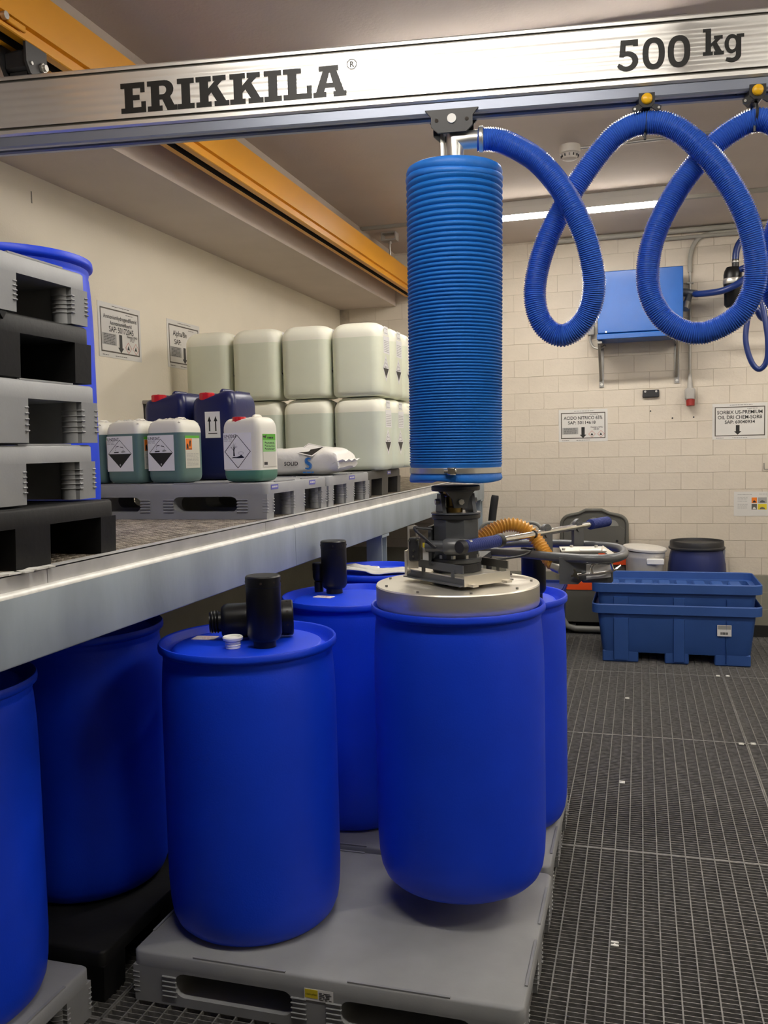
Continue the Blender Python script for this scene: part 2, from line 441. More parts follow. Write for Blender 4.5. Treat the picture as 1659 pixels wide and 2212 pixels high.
# ---------------------------------------------------------------- fluorescent strips
def strip(name, x0, x1, y, label, w=0.10):
    t = thing(name, ((x0+x1)/2, y, ZC), label, 'light', 'fluorescent ceiling strips', world_parts=True)
    MB().cbox(((x0+x1)/2, y, ZC-0.025), (x1-x0, w+0.014, 0.05), 0.006).build('housing', 'lamp_housing', t)
    for sg in (-1, 1): MB().bb(x0+0.004, x1-0.004, y+sg*(w/2+0.0035)-0.0025, y+sg*(w/2+0.0035)+0.0025, ZC-0.101, ZC-0.045).build('added_side_shield', 'lamp_housing', t)  # side plates added to keep diffuser light off the ceiling
    MB().cbox(((x0+x1)/2, y, ZC-0.084), (x1-x0-0.024, w, 0.070), 0.006).build('diffuser', 'lamp_diffuser', t)
    MB().cbox((x0+0.006, y, ZC-0.084), (0.012, w+0.006, 0.074), 0.004).build('end_cap', 'lamp_housing', t)
    MB().cbox((x1-0.006, y, ZC-0.084), (0.012, w+0.006, 0.074), 0.004).build('end_cap', 'lamp_housing', t)
strip('strip_light', -1.33, 0.20, 6.76, 'lit fluorescent strip on the ceiling behind the blue lifting tube')
strip('strip_light', -1.25, 0.20, 1.55, 'lit fluorescent strip on the ceiling above and in front of the lettered crane beam')
strip('strip_light', -1.25, 0.20, 4.15, 'added fluorescent strip on the ceiling hidden behind the lettered crane beam')  # added where the beam hides it, to brighten jerrycans and left wall
strip('strip_light', 1.40, 2.85, 1.55, 'added unseen fluorescent strip on the ceiling at the near right side of the room')  # unseen strip added for more light from the right
strip('strip_light', 1.40, 2.85, 6.76, 'added unseen fluorescent strip on the ceiling at the far right side of the room')  # added out of view to raise the brightness from the right
strip('strip_light', 1.40, 2.85, 4.15, 'added unseen fluorescent strip on the ceiling at the middle of the right side')  # also added out of frame, fills from the right

# ceiling fittings
t = thing('smoke_detector', (-0.41, 5.62, ZC), 'round white smoke detector on the ceiling beside the blue hose', 'detector')
MB().lathe([(0.0,-0.085),(0.03,-0.085),(0.045,-0.078),(0.05,-0.05),(0.062,-0.045),(0.066,-0.02),(0.062,0.0)], 28).build('housing', 'detector', t)
m = MB()
for i in range(12):
    a = 2*math.pi*i/12; m.box((0.049*math.cos(a), 0.049*math.sin(a), -0.062), (0.012, 0.004, 0.014), 0, rotz(a))
m.build('vent_slots', 'black_satin', t)
tag(MB().cyl((-0.35, 5.62, ZC-0.02), (1.9, 5.62, ZC-0.02), 0.010, n=10).build('ceiling_conduit', 'conduit_grey'),
    'thin grey conduit on the ceiling leading right from the smoke detector', 'conduit')
tag(MB().bb(-2.2, 3.2, 7.02, 7.06, ZC-0.025, ZC).build('cable_duct', 'conduit_plastic'),
    'flat cable duct on the ceiling just behind the lit strip light', 'cable duct')
m = MB().cyl((-0.9, 8.03, ZC-0.03), (3.2, 8.03, ZC-0.03), 0.022, n=10).cyl((0.2, 8.05, ZC-0.085), (3.2, 8.05, ZC-0.085), 0.016, n=10)
tag(m.build('wall_pipe', 'conduit_plastic'), 'painted pipe run in the corner of ceiling and block wall', 'pipe')

# ---------------------------------------------------------------- wall-mounted things at the back
def frame_rect(m, fr, x0, x1, y0, y1, w, h, mi):
    m.rect(fr, x0, x1, y0, y0+w, h, mi); m.rect(fr, x0, x1, y1-w, y1, h, mi)
    m.rect(fr, x0, x0+w, y0+w, y1-w, h, mi); m.rect(fr, x1-w, x1, y0+w, y1-w, h, mi)
def diamond(m, fr, cx, cy, r, h, mi, w):
    o = [(cx-r,cy),(cx,cy-r),(cx+r,cy),(cx,cy+r)]; q = r-w; i = [(cx-q,cy),(cx,cy-q),(cx+q,cy),(cx,cy+q)]
    m.ring2d(fr, o, i, h, mi)
def arrow_down(m, fr, cx, y0, y1, w, h, mi):
    hw = w; m.prism([(cx-w/2,y1),(cx-w/2,y0+hw),(cx-hw,y0+hw),(cx,y0),(cx+hw,y0+hw),(cx+w/2,y0+hw),(cx+w/2,y1)], fr, h-0.0004, h, mi)
def tiny_lines(m, fr, x0, x1, ys_, h, mi, th=0.002):
    for y in ys_:
        x = x0
        while x < x1-0.004:
            l = min(random.uniform(0.008, 0.025), x1-x); m.rect(fr, x, x+l, y, y+th, h, mi, 0.0003); x += l+0.004
def fit_text(m, fr, s, size, x, y, wd, h, mi=0):
    """one line of lettering, cap height = 0.7 size, condensed to the printed width wd, centred on x"""
    vs, fs = text2d(s, size, size*0.014, 'CENTER'); w0 = max(v[0] for v in vs)-min(v[0] for v in vs); k = wd/w0
    m.add([fr.p(x+v[0]*k, y+v[1], h) for v in vs], fs, mi)
def sign(name, fr, w, h, lines, label, arrow=True, boxes=True, numero='', margin=0.028, arrow_x=0.5, ay=(0.02, 0.44)):
    """laminated notice, frame origin = lower left corner of the printed border"""
    t = thing(name, tuple(fr.o), label, 'sign', 'laminated notices', world_parts=True)
    MB().rect(fr, -margin*0.7, w+margin*0.7, -margin, h+margin, 0.001, 0, 0.001).build('sheet', 'paper', t, smooth=0)
    m = MB(); frame_rect(m, fr, 0, w, 0, h, 0.0075, 0.0016, 0); m.build('border', 'sign_frame', t, smooth=0)
    for s, size, x, y, wd in lines:
        m = MB(); fit_text(m, fr, s, size, x, y, wd, 0.0018); m.build('text_line', 'print_black', t, smooth=0)
    m = MB()
    tiny_lines(m, fr, w*0.3, w*0.75, [h+margin*0.45], 0.0018, 0, 0.003)
    tiny_lines(m, fr, 0.01, w*0.18, [-margin*0.6], 0.0018, 0, 0.003)
    tiny_lines(m, fr, w*0.35, w*0.65, [-margin*0.6], 0.0018, 0, 0.003)
    tiny_lines(m, fr, w*0.65, w*0.85, [h-0.02], 0.0018, 0, 0.003)
    if numero:
        fit_text(m, fr, 'Numero ONU', h*0.08, w*0.81, h*0.405, w*0.27, 0.0018)
        fit_text(m, fr, numero, h*0.095, w*0.80, h*0.325, w*0.12, 0.0018)
    q_ = m.build('fine_print', 'print_black', t, smooth=0); q_['kind'] = 'stuff'
    if arrow:
        m = MB(); arrow_down(m, fr, w*arrow_x, h*ay[0], h*ay[1], w*0.075, 0.0018, 0); m.build('arrow', 'print_black', t, smooth=0)
    if boxes:
        m = MB(); m.rect(fr, w*0.03, w*0.39, h*0.17, h*0.43, 0.0015, 0)
        tiny_lines(m, fr, w*0.07, w*0.35, [h*(0.19+0.035*i) for i in range(7)], 0.0020, 1, h*0.012)
        m.build('grey_note', ['label_grey', 'print_black'], t, smooth=0)
        for cx in (0.70, 0.90):
            m = MB(); diamond(m, fr, w*cx, h*0.165, h*0.135, 0.0018, 0, h*0.015)
            m.prism([(w*cx-h*0.05, h*0.12), (w*cx+h*0.05, h*0.12), (w*cx+h*0.02, h*0.17), (w*cx, h*0.22), (w*cx-h*0.03, h*0.17)], fr, 0.0012, 0.0018, 1)
            m.build('hazard_diamond', ['label_red', 'print_black'], t, smooth=0)
    return t
WY = YB-0.0155
def wall_frame(x, z): return Frame((x, WY, z), (1,0,0), (0,0,1))
W1, H1 = 0.389, 0.232
sign('notice', wall_frame(-0.687, 1.747), W1, H1, [('ACIDO NITRICO 65%', 0.042, W1/2, H1*0.735, W1*0.87), ('SAP: 50114618', 0.038, W1*0.47, H1*0.56, W1*0.62)],
     'notice headed ACIDO NITRICO 65% on the white block wall', numero='2031')
W2, H2 = 0.401, 0.25
sign('notice', wall_frame(0.617, 1.736), W2, H2, [('SORBIX US-PREMIUM', 0.042, W2/2, H2*0.755, W2*0.9), ('OIL DRI CHEM-SORB', 0.042, W2/2, H2*0.585, W2*0.88), ('SAP: 60040934', 0.040, W2/2, H2*0.425, W2*0.6)],
     'notice headed SORBIX US-PREMIUM on the block wall below the dark hoses', boxes=False, arrow_x=0.46, ay=(0.04, 0.37))
# instruction poster
t = thing('poster', (0.774, WY, 1.057), 'laminated instruction poster with small photos low on the block wall', 'poster', world_parts=True)
f_ = wall_frame(0.774, 1.057)
MB().rect(f_, 0, 0.30, -0.01, 0.20, 0.001, 0, 0.001).build('sheet', 'paper', t, smooth=0)
m = MB(); tiny_lines(m, f_, 0.03, 0.15, [0.172], 0.0016, 0, 0.005); tiny_lines(m, f_, 0.20, 0.27, [0.176], 0.0016, 0, 0.004)
tiny_lines(m, f_, 0.03, 0.11, [0.15-0.011*i for i in range(4)], 0.0016, 0, 0.003); tiny_lines(m, f_, 0.03, 0.11, [0.09-0.011*i for i in range(4)], 0.0016, 0, 0.003)
m.build('lettering', 'label_grey', t, smooth=0)['kind'] = 'stuff'
for (x0,x1,y0,y1,mm,blob) in ((0.142,0.184,0.102,0.15,'label_orange','black_satin'),(0.191,0.262,0.102,0.15,'label_grey','frame_grey'),(0.142,0.184,0.045,0.093,'cart_grey','paper'),(0.191,0.262,0.045,0.093,'label_yellow','cart_grey')):
    m = MB(); m.rect(f_, x0, x1, y0, y1, 0.0016, 0); xm = (x0+x1)/2; w_ = (x1-x0)
    m.prism([(xm-w_*0.3,y0+0.004),(xm+w_*0.35,y0+0.004),(xm+w_*0.25,y0+0.016),(xm,y0+0.024),(xm-w_*0.2,y0+0.018)], f_, 0.0014, 0.002, 1)
    m.build('photo', [mm, blob], t, smooth=0)
# wire hook
tag(MB().tube([(1.012, WY-0.004, 1.50), (1.012, WY-0.012, 1.455), (1.016, WY-0.012, 1.447), (1.08, WY-0.012, 1.447)], 0.004, 8).build('wire_hook', 'steel_dark'),
    'bent wire hook on the block wall above the instruction poster', 'hook')
# small black plate with two screws
t = thing('mounting_plate', (0.09, WY, 2.124), 'small black plate with two screws under the blue wall cabinet', 'plate', world_parts=True)
pl_ = MB().cbox((0.09, WY-0.013, 2.124), (0.139, 0.026, 0.066), 0.005).build('plate', 'black_satin', t)
for x in (0.043, 0.135): MB().cyl((x, WY-0.026, 2.142), (x, WY-0.031, 2.142), 0.009, n=12).build('screw', 'zinc', pl_)
# anchor holes in the blocks
for x, z, pos in ((0.087, 1.972, 'nearest below the black plate'), (0.27, 1.905, 'midway between black plate and red socket'), (0.445, 1.908, 'right below the red socket')):
    tag(MB().cyl((x, WY-0.002, z), (x, WY+0.002, z), 0.007, n=10).build('wall_plug', 'black_satin'), 'dark anchor hole in the block wall %s' % pos, 'wall plug', 'anchor holes in the block wall')

# blue wall cabinet (vacuum pump box) on two brackets
bx0, bx1, bz0, bz1, by = -0.344, 0.341, 2.574, 3.135, 7.70
t = thing('pump_cabinet', (0, by, bz0), 'glossy bright blue pump cabinet on brackets on the block wall', 'cabinet', world_parts=True)
MB().cbox(((bx0+bx1)/2, (by+8.02)/2, (bz0+bz1)/2+0.025), (bx1-bx0, 8.02-by, bz1-bz0-0.05), 0.006).build('hood', 'box_blue', t)
MB().cbox(((bx0+bx1)/2, (by+8.03)/2, bz0+0.022), (bx1-bx0+0.012, 8.03-by+0.012, 0.044), 0.004).build('tray_base', 'box_blue', t)
for x in (bx0+0.07, bx1-0.06): MB().cyl((x, by+0.002, bz0+0.06), (x, by-0.006, bz0+0.06), 0.008, n=10).build('screw', 'zinc', t)
m = MB().cyl((bx1, 7.86, 2.945), (bx1+0.04, 7.86, 2.94), 0.034, n=16).cyl((bx1+0.04, 7.86, 2.94), (bx1+0.11, 7.84, 2.925), 0.028, n=16).cyl((bx1+0.06, 7.86, 2.93), (bx1+0.02, 7.80, 2.80), 0.027, n=16)
m.build('outlet_elbow', 'head_grey', t)
MB().cyl((bx1+0.035, 7.822, 2.85), (bx1+0.018, 7.797, 2.795), 0.034, n=16).build('silencer', 'steel_dark', t)
for nm, x, zb in (('left', -0.328, 2.225), ('right', 0.307, 2.235)):
    b = thing('wall_bracket', (x, YB, zb), 'galvanised triangular bracket under the %s end of the blue cabinet' % nm, 'bracket', 'cabinet brackets', world_parts=True)
    MB().bb(x-0.02, x+0.02, WY-0.006, WY, zb-0.03, bz0-0.01).build('wall_leg', 'steel_dark', b)
    MB().bb(x-0.018, x+0.018, 7.72, WY, bz0-0.03, bz0-0.012).build('arm', 'steel_dark', b)
    MB().tube([(x-0.006, 7.74, bz0-0.03), (x-0.006, WY-0.01, zb+0.03)], 0.012, 8).build('brace', 'steel_dark', b)
    MB().cyl((x, WY-0.006, zb-0.005), (x, WY-0.014, zb-0.005), 0.012, n=8).build('bolt', 'zinc', b)
# cable to a junction box left of the cabinet
t = thing('junction_box', (-0.42, WY, 2.66), 'small grey junction box with bent cable left of the blue cabinet', 'junction box', world_parts=True)
MB().cbox((-0.415, WY-0.03, 2.70), (0.06, 0.06, 0.09), 0.006).build('housing', 'device_grey', t)
MB().tube(spline([(-0.42, WY-0.03, 2.66), (-0.42, WY-0.05, 2.60), (-0.39, WY-0.08, 2.545), (-0.34, WY-0.10, 2.53), (-0.29, WY-0.12, 2.55)], 6), 0.011, 8).build('cable', 'conduit_grey', t)
# red socket on conduit
sx = 0.413
t = thing('power_socket', (sx, WY, 2.01), 'grey wall socket with a red cover hanging under a steel conduit', 'socket', world_parts=True)
MB().cbox((sx, WY-0.04, 2.105), (0.085, 0.075, 0.10), 0.012).build('housing', 'device_grey', t)
MB().cyl((sx+0.003, WY-0.045, 2.06), (sx+0.003, WY-0.05, 2.005), 0.036, 0.034, n=20).build('red_cover', 'socket_red', t)
MB().cyl((sx, WY-0.03, 2.15), (sx, WY-0.025, 2.28), 0.026, 0.014, n=14).build('cable_gland', 'device_grey', t)
t = thing('wall_conduit', (sx, WY, 2.28), 'bright steel conduit rising from the red socket past the blue cabinet', 'conduit', world_parts=True)
MB().cyl((sx, WY-0.025, 2.27), (sx, WY-0.025, 3.16), 0.012, n=12).build('steel_pipe', 'conduit_grey', t)
MB().tube(spline([(sx, WY-0.025, 3.14), (sx, WY-0.025, 3.27), (sx+0.035, WY-0.025, 3.38), (sx+0.11, WY-0.025, 3.44), (sx+0.3, WY-0.025, 3.455), (1.6, WY-0.025, 3.46)], 8), 0.019, 10).build('plastic_bend', 'conduit_plastic', t)
for z in (2.55, 3.05): MB().bb(sx-0.028, sx+0.028, WY-0.04, WY, z-0.006, z+0.006).build('pipe_clip', 'conduit_grey', t)
# vacuum filter with dark hoses
def FX(px, py, y=7.75): return (0.725+(px-1583)*0.00353, y, 3.091-(py-580)*0.0037)
t = thing('vacuum_filter', FX(1583, 668), 'black vacuum filter with a metal band on the block wall', 'filter', world_parts=True)
m = MB(); cx, cy, _ = FX(1583, 600)
m.lathe([(0.0,2.775),(0.05,2.78),(0.066,2.80),(0.068,2.93),(0.072,2.94),(0.072,3.04),(0.066,3.07),(0.05,3.10),(0.0,3.105)], 28, (cx,cy,0)).build('canister', 'black_plastic', t)
MB().lathe([(0.0735,2.965),(0.076,2.97),(0.076,3.005),(0.0735,3.01)], 28, (cx,cy,0)).build('clamp_band', 'zinc', t)
MB().cyl((cx+0.02, cy, 3.10), (cx+0.02, cy, 3.16), 0.028, n=16).build('inlet', 'black_satin', t)
MB().bb(cx-0.03, cx+0.03, cy+0.06, WY, 2.86, 2.95).build('wall_mount', 'frame_grey', t)
MB().lathe([(0.029,0),(0.031,0.003),(0.031,0.012),(0.029,0.015)], 18, (cx+0.02,cy,3.135)).build('hose_clip', 'zinc', t)
def hose_thing(name, path, r, label):
    o = MB().tube(spline(path, 8), r, 14).build(name, 'hose_dark'); return tag(o, label, 'hose', 'dark blue vacuum hoses')
hose_thing('vacuum_hose', [(0.45, 7.84, 2.925), FX(1505,628,7.8), FX(1530,631,7.72), FX(1560,631,7.64), FX(1590,620,7.62), FX(1612,603,7.64), FX(1617,590,7.68), FX(1605,583,7.72), FX(1594,588,7.73)], 0.027,
           'dark blue hose curving from the blue cabinet outlet to the black filter')
hose_thing('vacuum_hose', [(cx+0.02, cy, 3.15), FX(1590,545), FX(1597,526), FX(1613,513), FX(1640,510), FX(1690,520), FX(1740,560)], 0.027,
           'dark blue hose arching up from the top of the black filter')
hose_thing('vacuum_hose', [FX(1612,640,7.78), FX(1636,672,7.78), FX(1650,690,7.80), FX(1680,697,7.80), FX(1740,690,7.80)], 0.027,
           'dark blue hose running off to the right just below the black filter')
hose_thing('vacuum_hose', [FX(1622,640,7.68), FX(1614,690,7.70), FX(1610,740,7.7), FX(1622,785,7.7), FX(1639,803,7.7), FX(1654,785,7.68), FX(1655,740,7.66), FX(1648,690,7.66), FX(1640,640,7.68)], 0.022,
           'dark blue hose hanging in a long narrow loop on the block wall')

# ================================================================ STEEL PLATFORM ON THE LEFT
XC, ZD, ZFT, ZFB = -1.39, 1.4264, 1.387, 1.2146
pf = thing('steel_platform', (XC, 4.0, 0), 'galvanised steel platform with grating deck along the left wall', 'platform', world_parts=True)
def channel(y0, y1):
    r = 0.012
    prof = [(XC-0.07, ZFT-0.012), (XC-0.07, ZFT)] + [(XC-r+r*math.cos(a), ZFT-r+r*math.sin(a)) for a in [math.pi/2*(1-i/4) for i in range(5)]] + \
           [(XC-0.0045+0.0045*math.cos(a), ZFB+0.0045+0.0045*math.sin(a)) for a in [-math.pi/2*i/3 for i in range(4)]] + [(XC-0.07, ZFB), (XC-0.07, ZFB+0.011), (XC-0.010, ZFB+0.013), (XC-0.010, ZFT-0.014)]
    n = len(prof); m = MB()
    m.add([(x,y0,z) for x,z in prof]+[(x,y1,z) for x,z in prof], [(i,(i+1)%n,n+(i+1)%n,n+i)[::-1] for i in range(n)]+[tuple(range(n)), tuple(range(n,2*n))[::-1]])
    for k in range(len(m.f)):
        zs = [m.v[i][2] for i in m.f[k]]; xs_ = [m.v[i][0] for i in m.f[k]]
        if min(zs) > ZFT-0.013 and max(xs_) > XC-0.03 and len(zs) == 4: m.m[k] = 1  # brighter material paints the highlight along the rounded top edge
    return m
for y0, y1 in ((0.3, 3.405), (3.408, 8.04)):
    channel(y0, y1).build('edge_channel', ['galv_steel', 'galv_edge'], pf, smooth=35)
# angle strip along the deck edge, in lengths
for y0, y1 in ((0.3, 1.83), (1.832, 3.15), (3.153, 4.02), (4.023, 8.04)):
    m = MB().bb(XC-0.025, XC-0.020, y0, y1, ZFT, ZD-0.001).bb(XC-0.055, XC-0.020, y0, y1, ZD-0.004, ZD)
    m.build('edge_strip', 'galv_strip', pf, smooth=0)
# deck grating: flat bars with the perforated, dirty look of the photograph
m = MB()
y = 0.5
while y < 8.05:
    m.bb(XL+0.02, XC-0.055, y-0.0022, y+0.0022, ZD-0.03, ZD-0.001, 0); y += 0.033
x = XC-0.075
while x > XL+0.02:
    m.bb(x-0.0022, x+0.0022, 0.5, 8.05, ZD-0.03, ZD-0.0025, 0); x -= 0.033
dk = m.build('deck_grating', 'deck_grate', pf, smooth=0); dk['kind'] = 'stuff'
m = MB(); y = 0.5; 
while y < 3.4:
    x = XC-0.062
    while x > -2.2:
        m.cbox((x, y, ZD-0.0043), (0.022, 0.010, 0.007), 0.002); x -= 0.033
    y += 0.033
s_ = m.build('deck_serration', 'deck_grate', pf, smooth=0); s_['kind'] = 'stuff'
MB().bb(XL+0.01, XC-0.08, 0.4, 8.05, ZFB, ZFB+0.01).build('deck_underside', 'dado_paint', pf, smooth=0)
for y in (0.9, 4.76, 7.95):
    m = MB().bb(XC-0.10, XC-0.01, y-0.05, y-0.042, 0, ZFB).bb(XC-0.10, XC-0.01, y+0.042, y+0.05, 0, ZFB).bb(XC-0.06, XC-0.052, y-0.042, y+0.042, 0, ZFB)
    m.bb(XC-0.12, XC+0.0, y-0.07, y+0.07, ZFB-0.015, ZFB).bb(XC-0.13, XC+0.01, y-0.08, y+0.08, 0, 0.012)
    m.build('post', 'galv_steel', pf, smooth=0)
m = MB()
for (x, y, s) in ((-1.405, 1.79, 0.03), (-1.402, 1.74, 0.025), (-1.41, 1.70, 0.035), (-1.405, 1.83, 0.018)):
    m.prism([(x-s*0.6, y-s), (x+0.008, y-s*0.4), (x+0.01, y+s*0.8), (x-s*0.4, y+s), (x-s, y+s*0.2)], Frame((0,0,ZD), (1,0,0), (0,1,0)), 0.0, 0.004)
m.build('torn_edge', 'galv_edge', pf, smooth=0)

# ================================================================ PALLETS
def make_pallet(name, L, W, H, mt, label, group, loc, lips=True, ribs=True, solid_back=False):
    """L along X, W along Y; three skids along X with windows; open slots along the short sides"""
    t = thing(name, loc, label, 'pallet', group)
    d = 0.046
    m = MB()
    fr = Frame((0,0,0), (1,0,0), (0,1,0)); o = rrect(-L/2, L/2, -W/2, W/2, 0.025, 4)
    i_ = rrect(-L/2+0.006, L/2-0.006, -W/2+0.006, W/2-0.006, 0.02, 4)
    n = len(o)
    vs = [fr.p(a,b,H-d) for a,b in o]+[fr.p(a,b,H-0.006) for a,b in o]+[fr.p(a,b,H) for a,b in i_]
    m.add(vs, [tuple(range(n-1,-1,-1)), tuple(range(2*n,3*n))]+[(i,(i+1)%n,n+(i+1)%n,n+i) for i in range(n)]+[(n+i,n+(i+1)%n,2*n+(i+1)%n,2*n+i) for i in range(n)])
    dk_ = m.build('deck', mt, t, smooth=50)
    if lips:
        for x0, x1, y0, y1 in ((-L*0.33, -L*0.08, -W/2+0.004, -W/2+0.012), (L*0.08, L*0.33, -W/2+0.004, -W/2+0.012), (-L*0.33, -L*0.08, W/2-0.012, W/2-0.004), (L*0.08, L*0.33, W/2-0.012, W/2-0.004),
                               (L/2-0.012, L/2-0.004, -W*0.36, -W*0.06), (L/2-0.012, L/2-0.004, W*0.06, W*0.36), (-L/2+0.004, -L/2+0.012, -W*0.36, -W*0.06), (-L/2+0.004, -L/2+0.012, W*0.06, W*0.36)):
            MB().bb(x0, x1, y0, y1, H-0.001, H+0.0035).build('edge_lip', mt, dk_, smooth=0)
    leg = 0.145 if L > 1.1 else 0.13; mid = 0.15; wl = 0.115 if W > 0.75 else 0.072
    for k, yc in enumerate((-W/2+wl/2, 0, W/2-wl/2)):
        m = MB(); ww = wl if k != 1 else 0.13
        f2 = Frame((0, yc+ww/2, 0), (1,0,0), (0,0,1))      # normal is -Y
        out = [(-L/2+0.004, 0), (L/2-0.004, 0), (L/2, H-d), (-L/2, H-d)]
        wz0 = 0.03
        holes = [rrect(-L/2+leg, -mid/2, wz0, H-d-0.008, 0.03, 4), rrect(mid/2, L/2-leg, wz0, H-d-0.008, 0.03, 4)]
        m.plate(out, [] if (solid_back and k == 2) else holes, f2, 0.0, ww)
        if ribs and k > 0: m.cyl((L/2-0.040, yc-ww/2+0.014, 0.0), (L/2-0.040, yc-ww/2+0.014, H-d), 0.028, n=16)
        if ribs:
            for q in range(5):
                z = 0.03+q*(H-d-0.045)/4.5
                # ribs on the leg ends and on the window cheeks
                for xx in (-L/2, L/2):
                    sg = 1 if xx > 0 else -1
                    for e in (-1, 1):
                        m.cbox((xx-sg*0.010, yc+e*(ww/2-0.006), z), (0.024, 0.015, 0.0045), 0.0018)
                if k == 0:
                    for xa in (-L/2+leg-0.02, -mid/2+0.02, mid/2-0.02, L/2-leg+0.02):
                        m.cbox((xa, yc-ww/2-0.001, z), (0.05, 0.008, 0.005), 0.002)
                if k == 1 or k == 2:
                    m.lathe([(0.029, -0.002), (0.0305, 0.0), (0.029, 0.002)], 16, (L/2-0.040, yc-ww/2+0.014, z))
        m.build('skid', mt, t, smooth=30)
    return t
GP = 'plastic pallets'
p1 = make_pallet('plastic_pallet', 1.215, 0.80, 0.16, 'pallet_grey', 'grey plastic pallet on the floor under the front drum and the lifted drum', GP, (-0.915, 2.69, 0))
# stickers on the front pallet
m = MB(); f2 = Frame((-0.035, -0.4012, 0.086), (1,0,0), (0,0,1))
m.rect(f2, 0, 0.09, 0.006, 0.042, 0.001, 0); m.rect(f2, 0.002, 0.042, 0.014, 0.040, 0.0016, 1)
m.mesh2d(text2d('capp-plast', 0.0085, 0, 'LEFT'), f2, 0.0022, 2, 0.005, 0.024)
tiny_lines(m, f2, 0.046, 0.085, [0.012+0.005*i for i in range(5)], 0.0018, 2, 0.0018)
m.build('sticker', ['label_white', 'label_yellow', 'print_black'], p1, smooth=0)
p2 = copy_tree(p1, (-0.925, 3.53, 0), 0, 'grey plastic pallet on the floor under the two drums behind the lifted drum')
for ch in list(p2.children):
    if ch.name.startswith('sticker'): bpy.data.objects.remove(ch)
make_pallet('plastic_pallet', 1.215, 0.80, 0.16, 'pallet_grey', 'grey plastic pallet at the lower left corner under the cut-off drum', GP, (-2.21, 1.785, 0))
make_pallet('plastic_pallet', 1.17, 0.80, 0.16, 'pallet_black', 'black plastic pallet on the floor under the shaded drum beneath the platform', GP, (-2.185, 2.65, 0), lips=False, ribs=False)
make_pallet('plastic_pallet', 1.215, 0.69, 0.16, 'pallet_grey', 'grey plastic pallet farthest back, under the drum with the white rag', GP, (-1.07, 4.30, 0))
# stack of five beside the wall
SX1, SYF = -1.474, 2.145
lv = [ZD, 1.580, 1.735, 1.8975, 2.0575, 2.205]
for k, (mt, lab, dx, dy, rz) in enumerate((('pallet_black', 'black plastic pallet at the bottom of the pallet stack on the platform', 0.035, 0.035, 0.0), ('pallet_grey', 'grey plastic pallet second from the bottom of the stack on the platform', 0, 0, 0.0),
        ('pallet_grey', 'grey plastic pallet in the middle of the stack on the platform', 0.008, 0.01, 0.0), ('pallet_black', 'chipped black plastic pallet second from the top of the stack', 0.004, 0.0, -0.006), ('pallet_grey', 'grey plastic pallet on top of the stack on the platform', 0.0, 0.0, 0.0))):
    h = lv[k+1]-lv[k]-0.006
    p = make_pallet('plastic_pallet', 1.0, 0.71, h, mt, lab, GP, (SX1+dx-0.5, SYF+dy-0.355, lv[k]), lips=mt != 'pallet_black', ribs=mt == 'pallet_grey', solid_back=True)
    p.rotation_euler = (0, 0, rz)
    if k == 3:      # torn lower lip
        m = MB()
        for q in range(4):
            m.prism([(0.12+q*0.075, h-0.001), (0.15+q*0.075, h-0.001), (0.137+q*0.075, h-0.02)], Frame((0.503, -0.36, 0), (0,1,0), (0,0,1)), -0.004, 0.003)
        m.build('torn_lip', mt, p, smooth=0)
# row along the platform edge
PTX = -1.4385
zt = 1.575
def violet_tag(p, y, w=0.075):
    m = MB(); f2 = Frame((0.5003, y, 0.118), (0,1,0), (0,0,1)); m.rect(f2, 0, w, 0, 0.02, 0.001, 0); tiny_lines(m, f2, 0.01, w-0.01, [0.007], 0.0014, 1, 0.007)
    m.build('sticker', ['label_violet', 'paper'], p, smooth=0)
pa = make_pallet('plastic_pallet', 1.0, 0.70, zt-ZD-0.002, 'pallet_grey', 'grey plastic pallet on the platform carrying the small and navy jerrycans', GP, (PTX-0.5, 3.239+0.35, ZD))
violet_tag(pa, -0.31); violet_tag(pa, 0.12)
pb = make_pallet('plastic_pallet', 1.0, 0.66, zt-ZD-0.002, 'pallet_grey', 'grey plastic pallet on the platform under the white sack', GP, (PTX-0.5+0.004, 3.955+0.33, ZD))
violet_tag(pb, -0.02, 0.09)
pc = make_pallet('plastic_pallet', 1.0, 0.70, zt-ZD-0.002, 'pallet_dark', 'dark plastic pallet on the platform under the large translucent jerrycans', GP, (PTX-0.5-0.02, 4.66+0.35, ZD), ribs=False)
violet_tag(pc, 0.05)

# ================================================================ DRUMS
def drum_body(h=0.925):
    R = 0.285
    pr = [(0.0,0.012),(0.20,0.010),(0.235,0.0),(0.250,0.004),(0.264,0.018),(0.275,0.045),(0.281,0.085),(0.2845,0.15),(R,0.26),(R,0.66)]
    pr += [(0.2845,0.72),(0.283,0.78),(0.280,0.83),(0.2775,0.862),(0.2755,0.872),(0.2755,0.878),(0.277,0.882),(0.277,0.894)]
    # L-ring
    pr += [(0.285,0.899),(0.2905,0.902),(0.2915,0.909),(0.2905,0.921),(0.288,0.925),(0.2835,0.925),(0.2805,0.921)]
    # recessed head
    pr += [(0.270,0.902),(0.262,0.888),(0.256,0.886),(0.250,0.890),(0.242,0.903),(0.236,0.906),(0.12,0.905),(0.0,0.905)]
    return MB().lathe([(r, z*h/0.925) for r,z in pr], 72)
DRUM_ME = drum_body().mesh('drum_shell', 'drum_blue', 55)
def bung(parent, x, y, z, tall=False):
    m = MB()
    if tall: m.lathe([(0,0),(0.026,0),(0.026,0.012),(0.024,0.013),(0.024,0.017),(0.031,0.018),(0.032,0.026),(0.028,0.029),(0.022,0.029),(0.02,0.024),(0,0.024)], 24, (x,y,z))
    else: m.lathe([(0.036,0),(0.036,0.006),(0.032,0.009),(0.026,0.009),(0.025,0.006),(0,0.006)], 24, (x,y,z))
    return m.build('bung_cap', 'cap_white', parent)
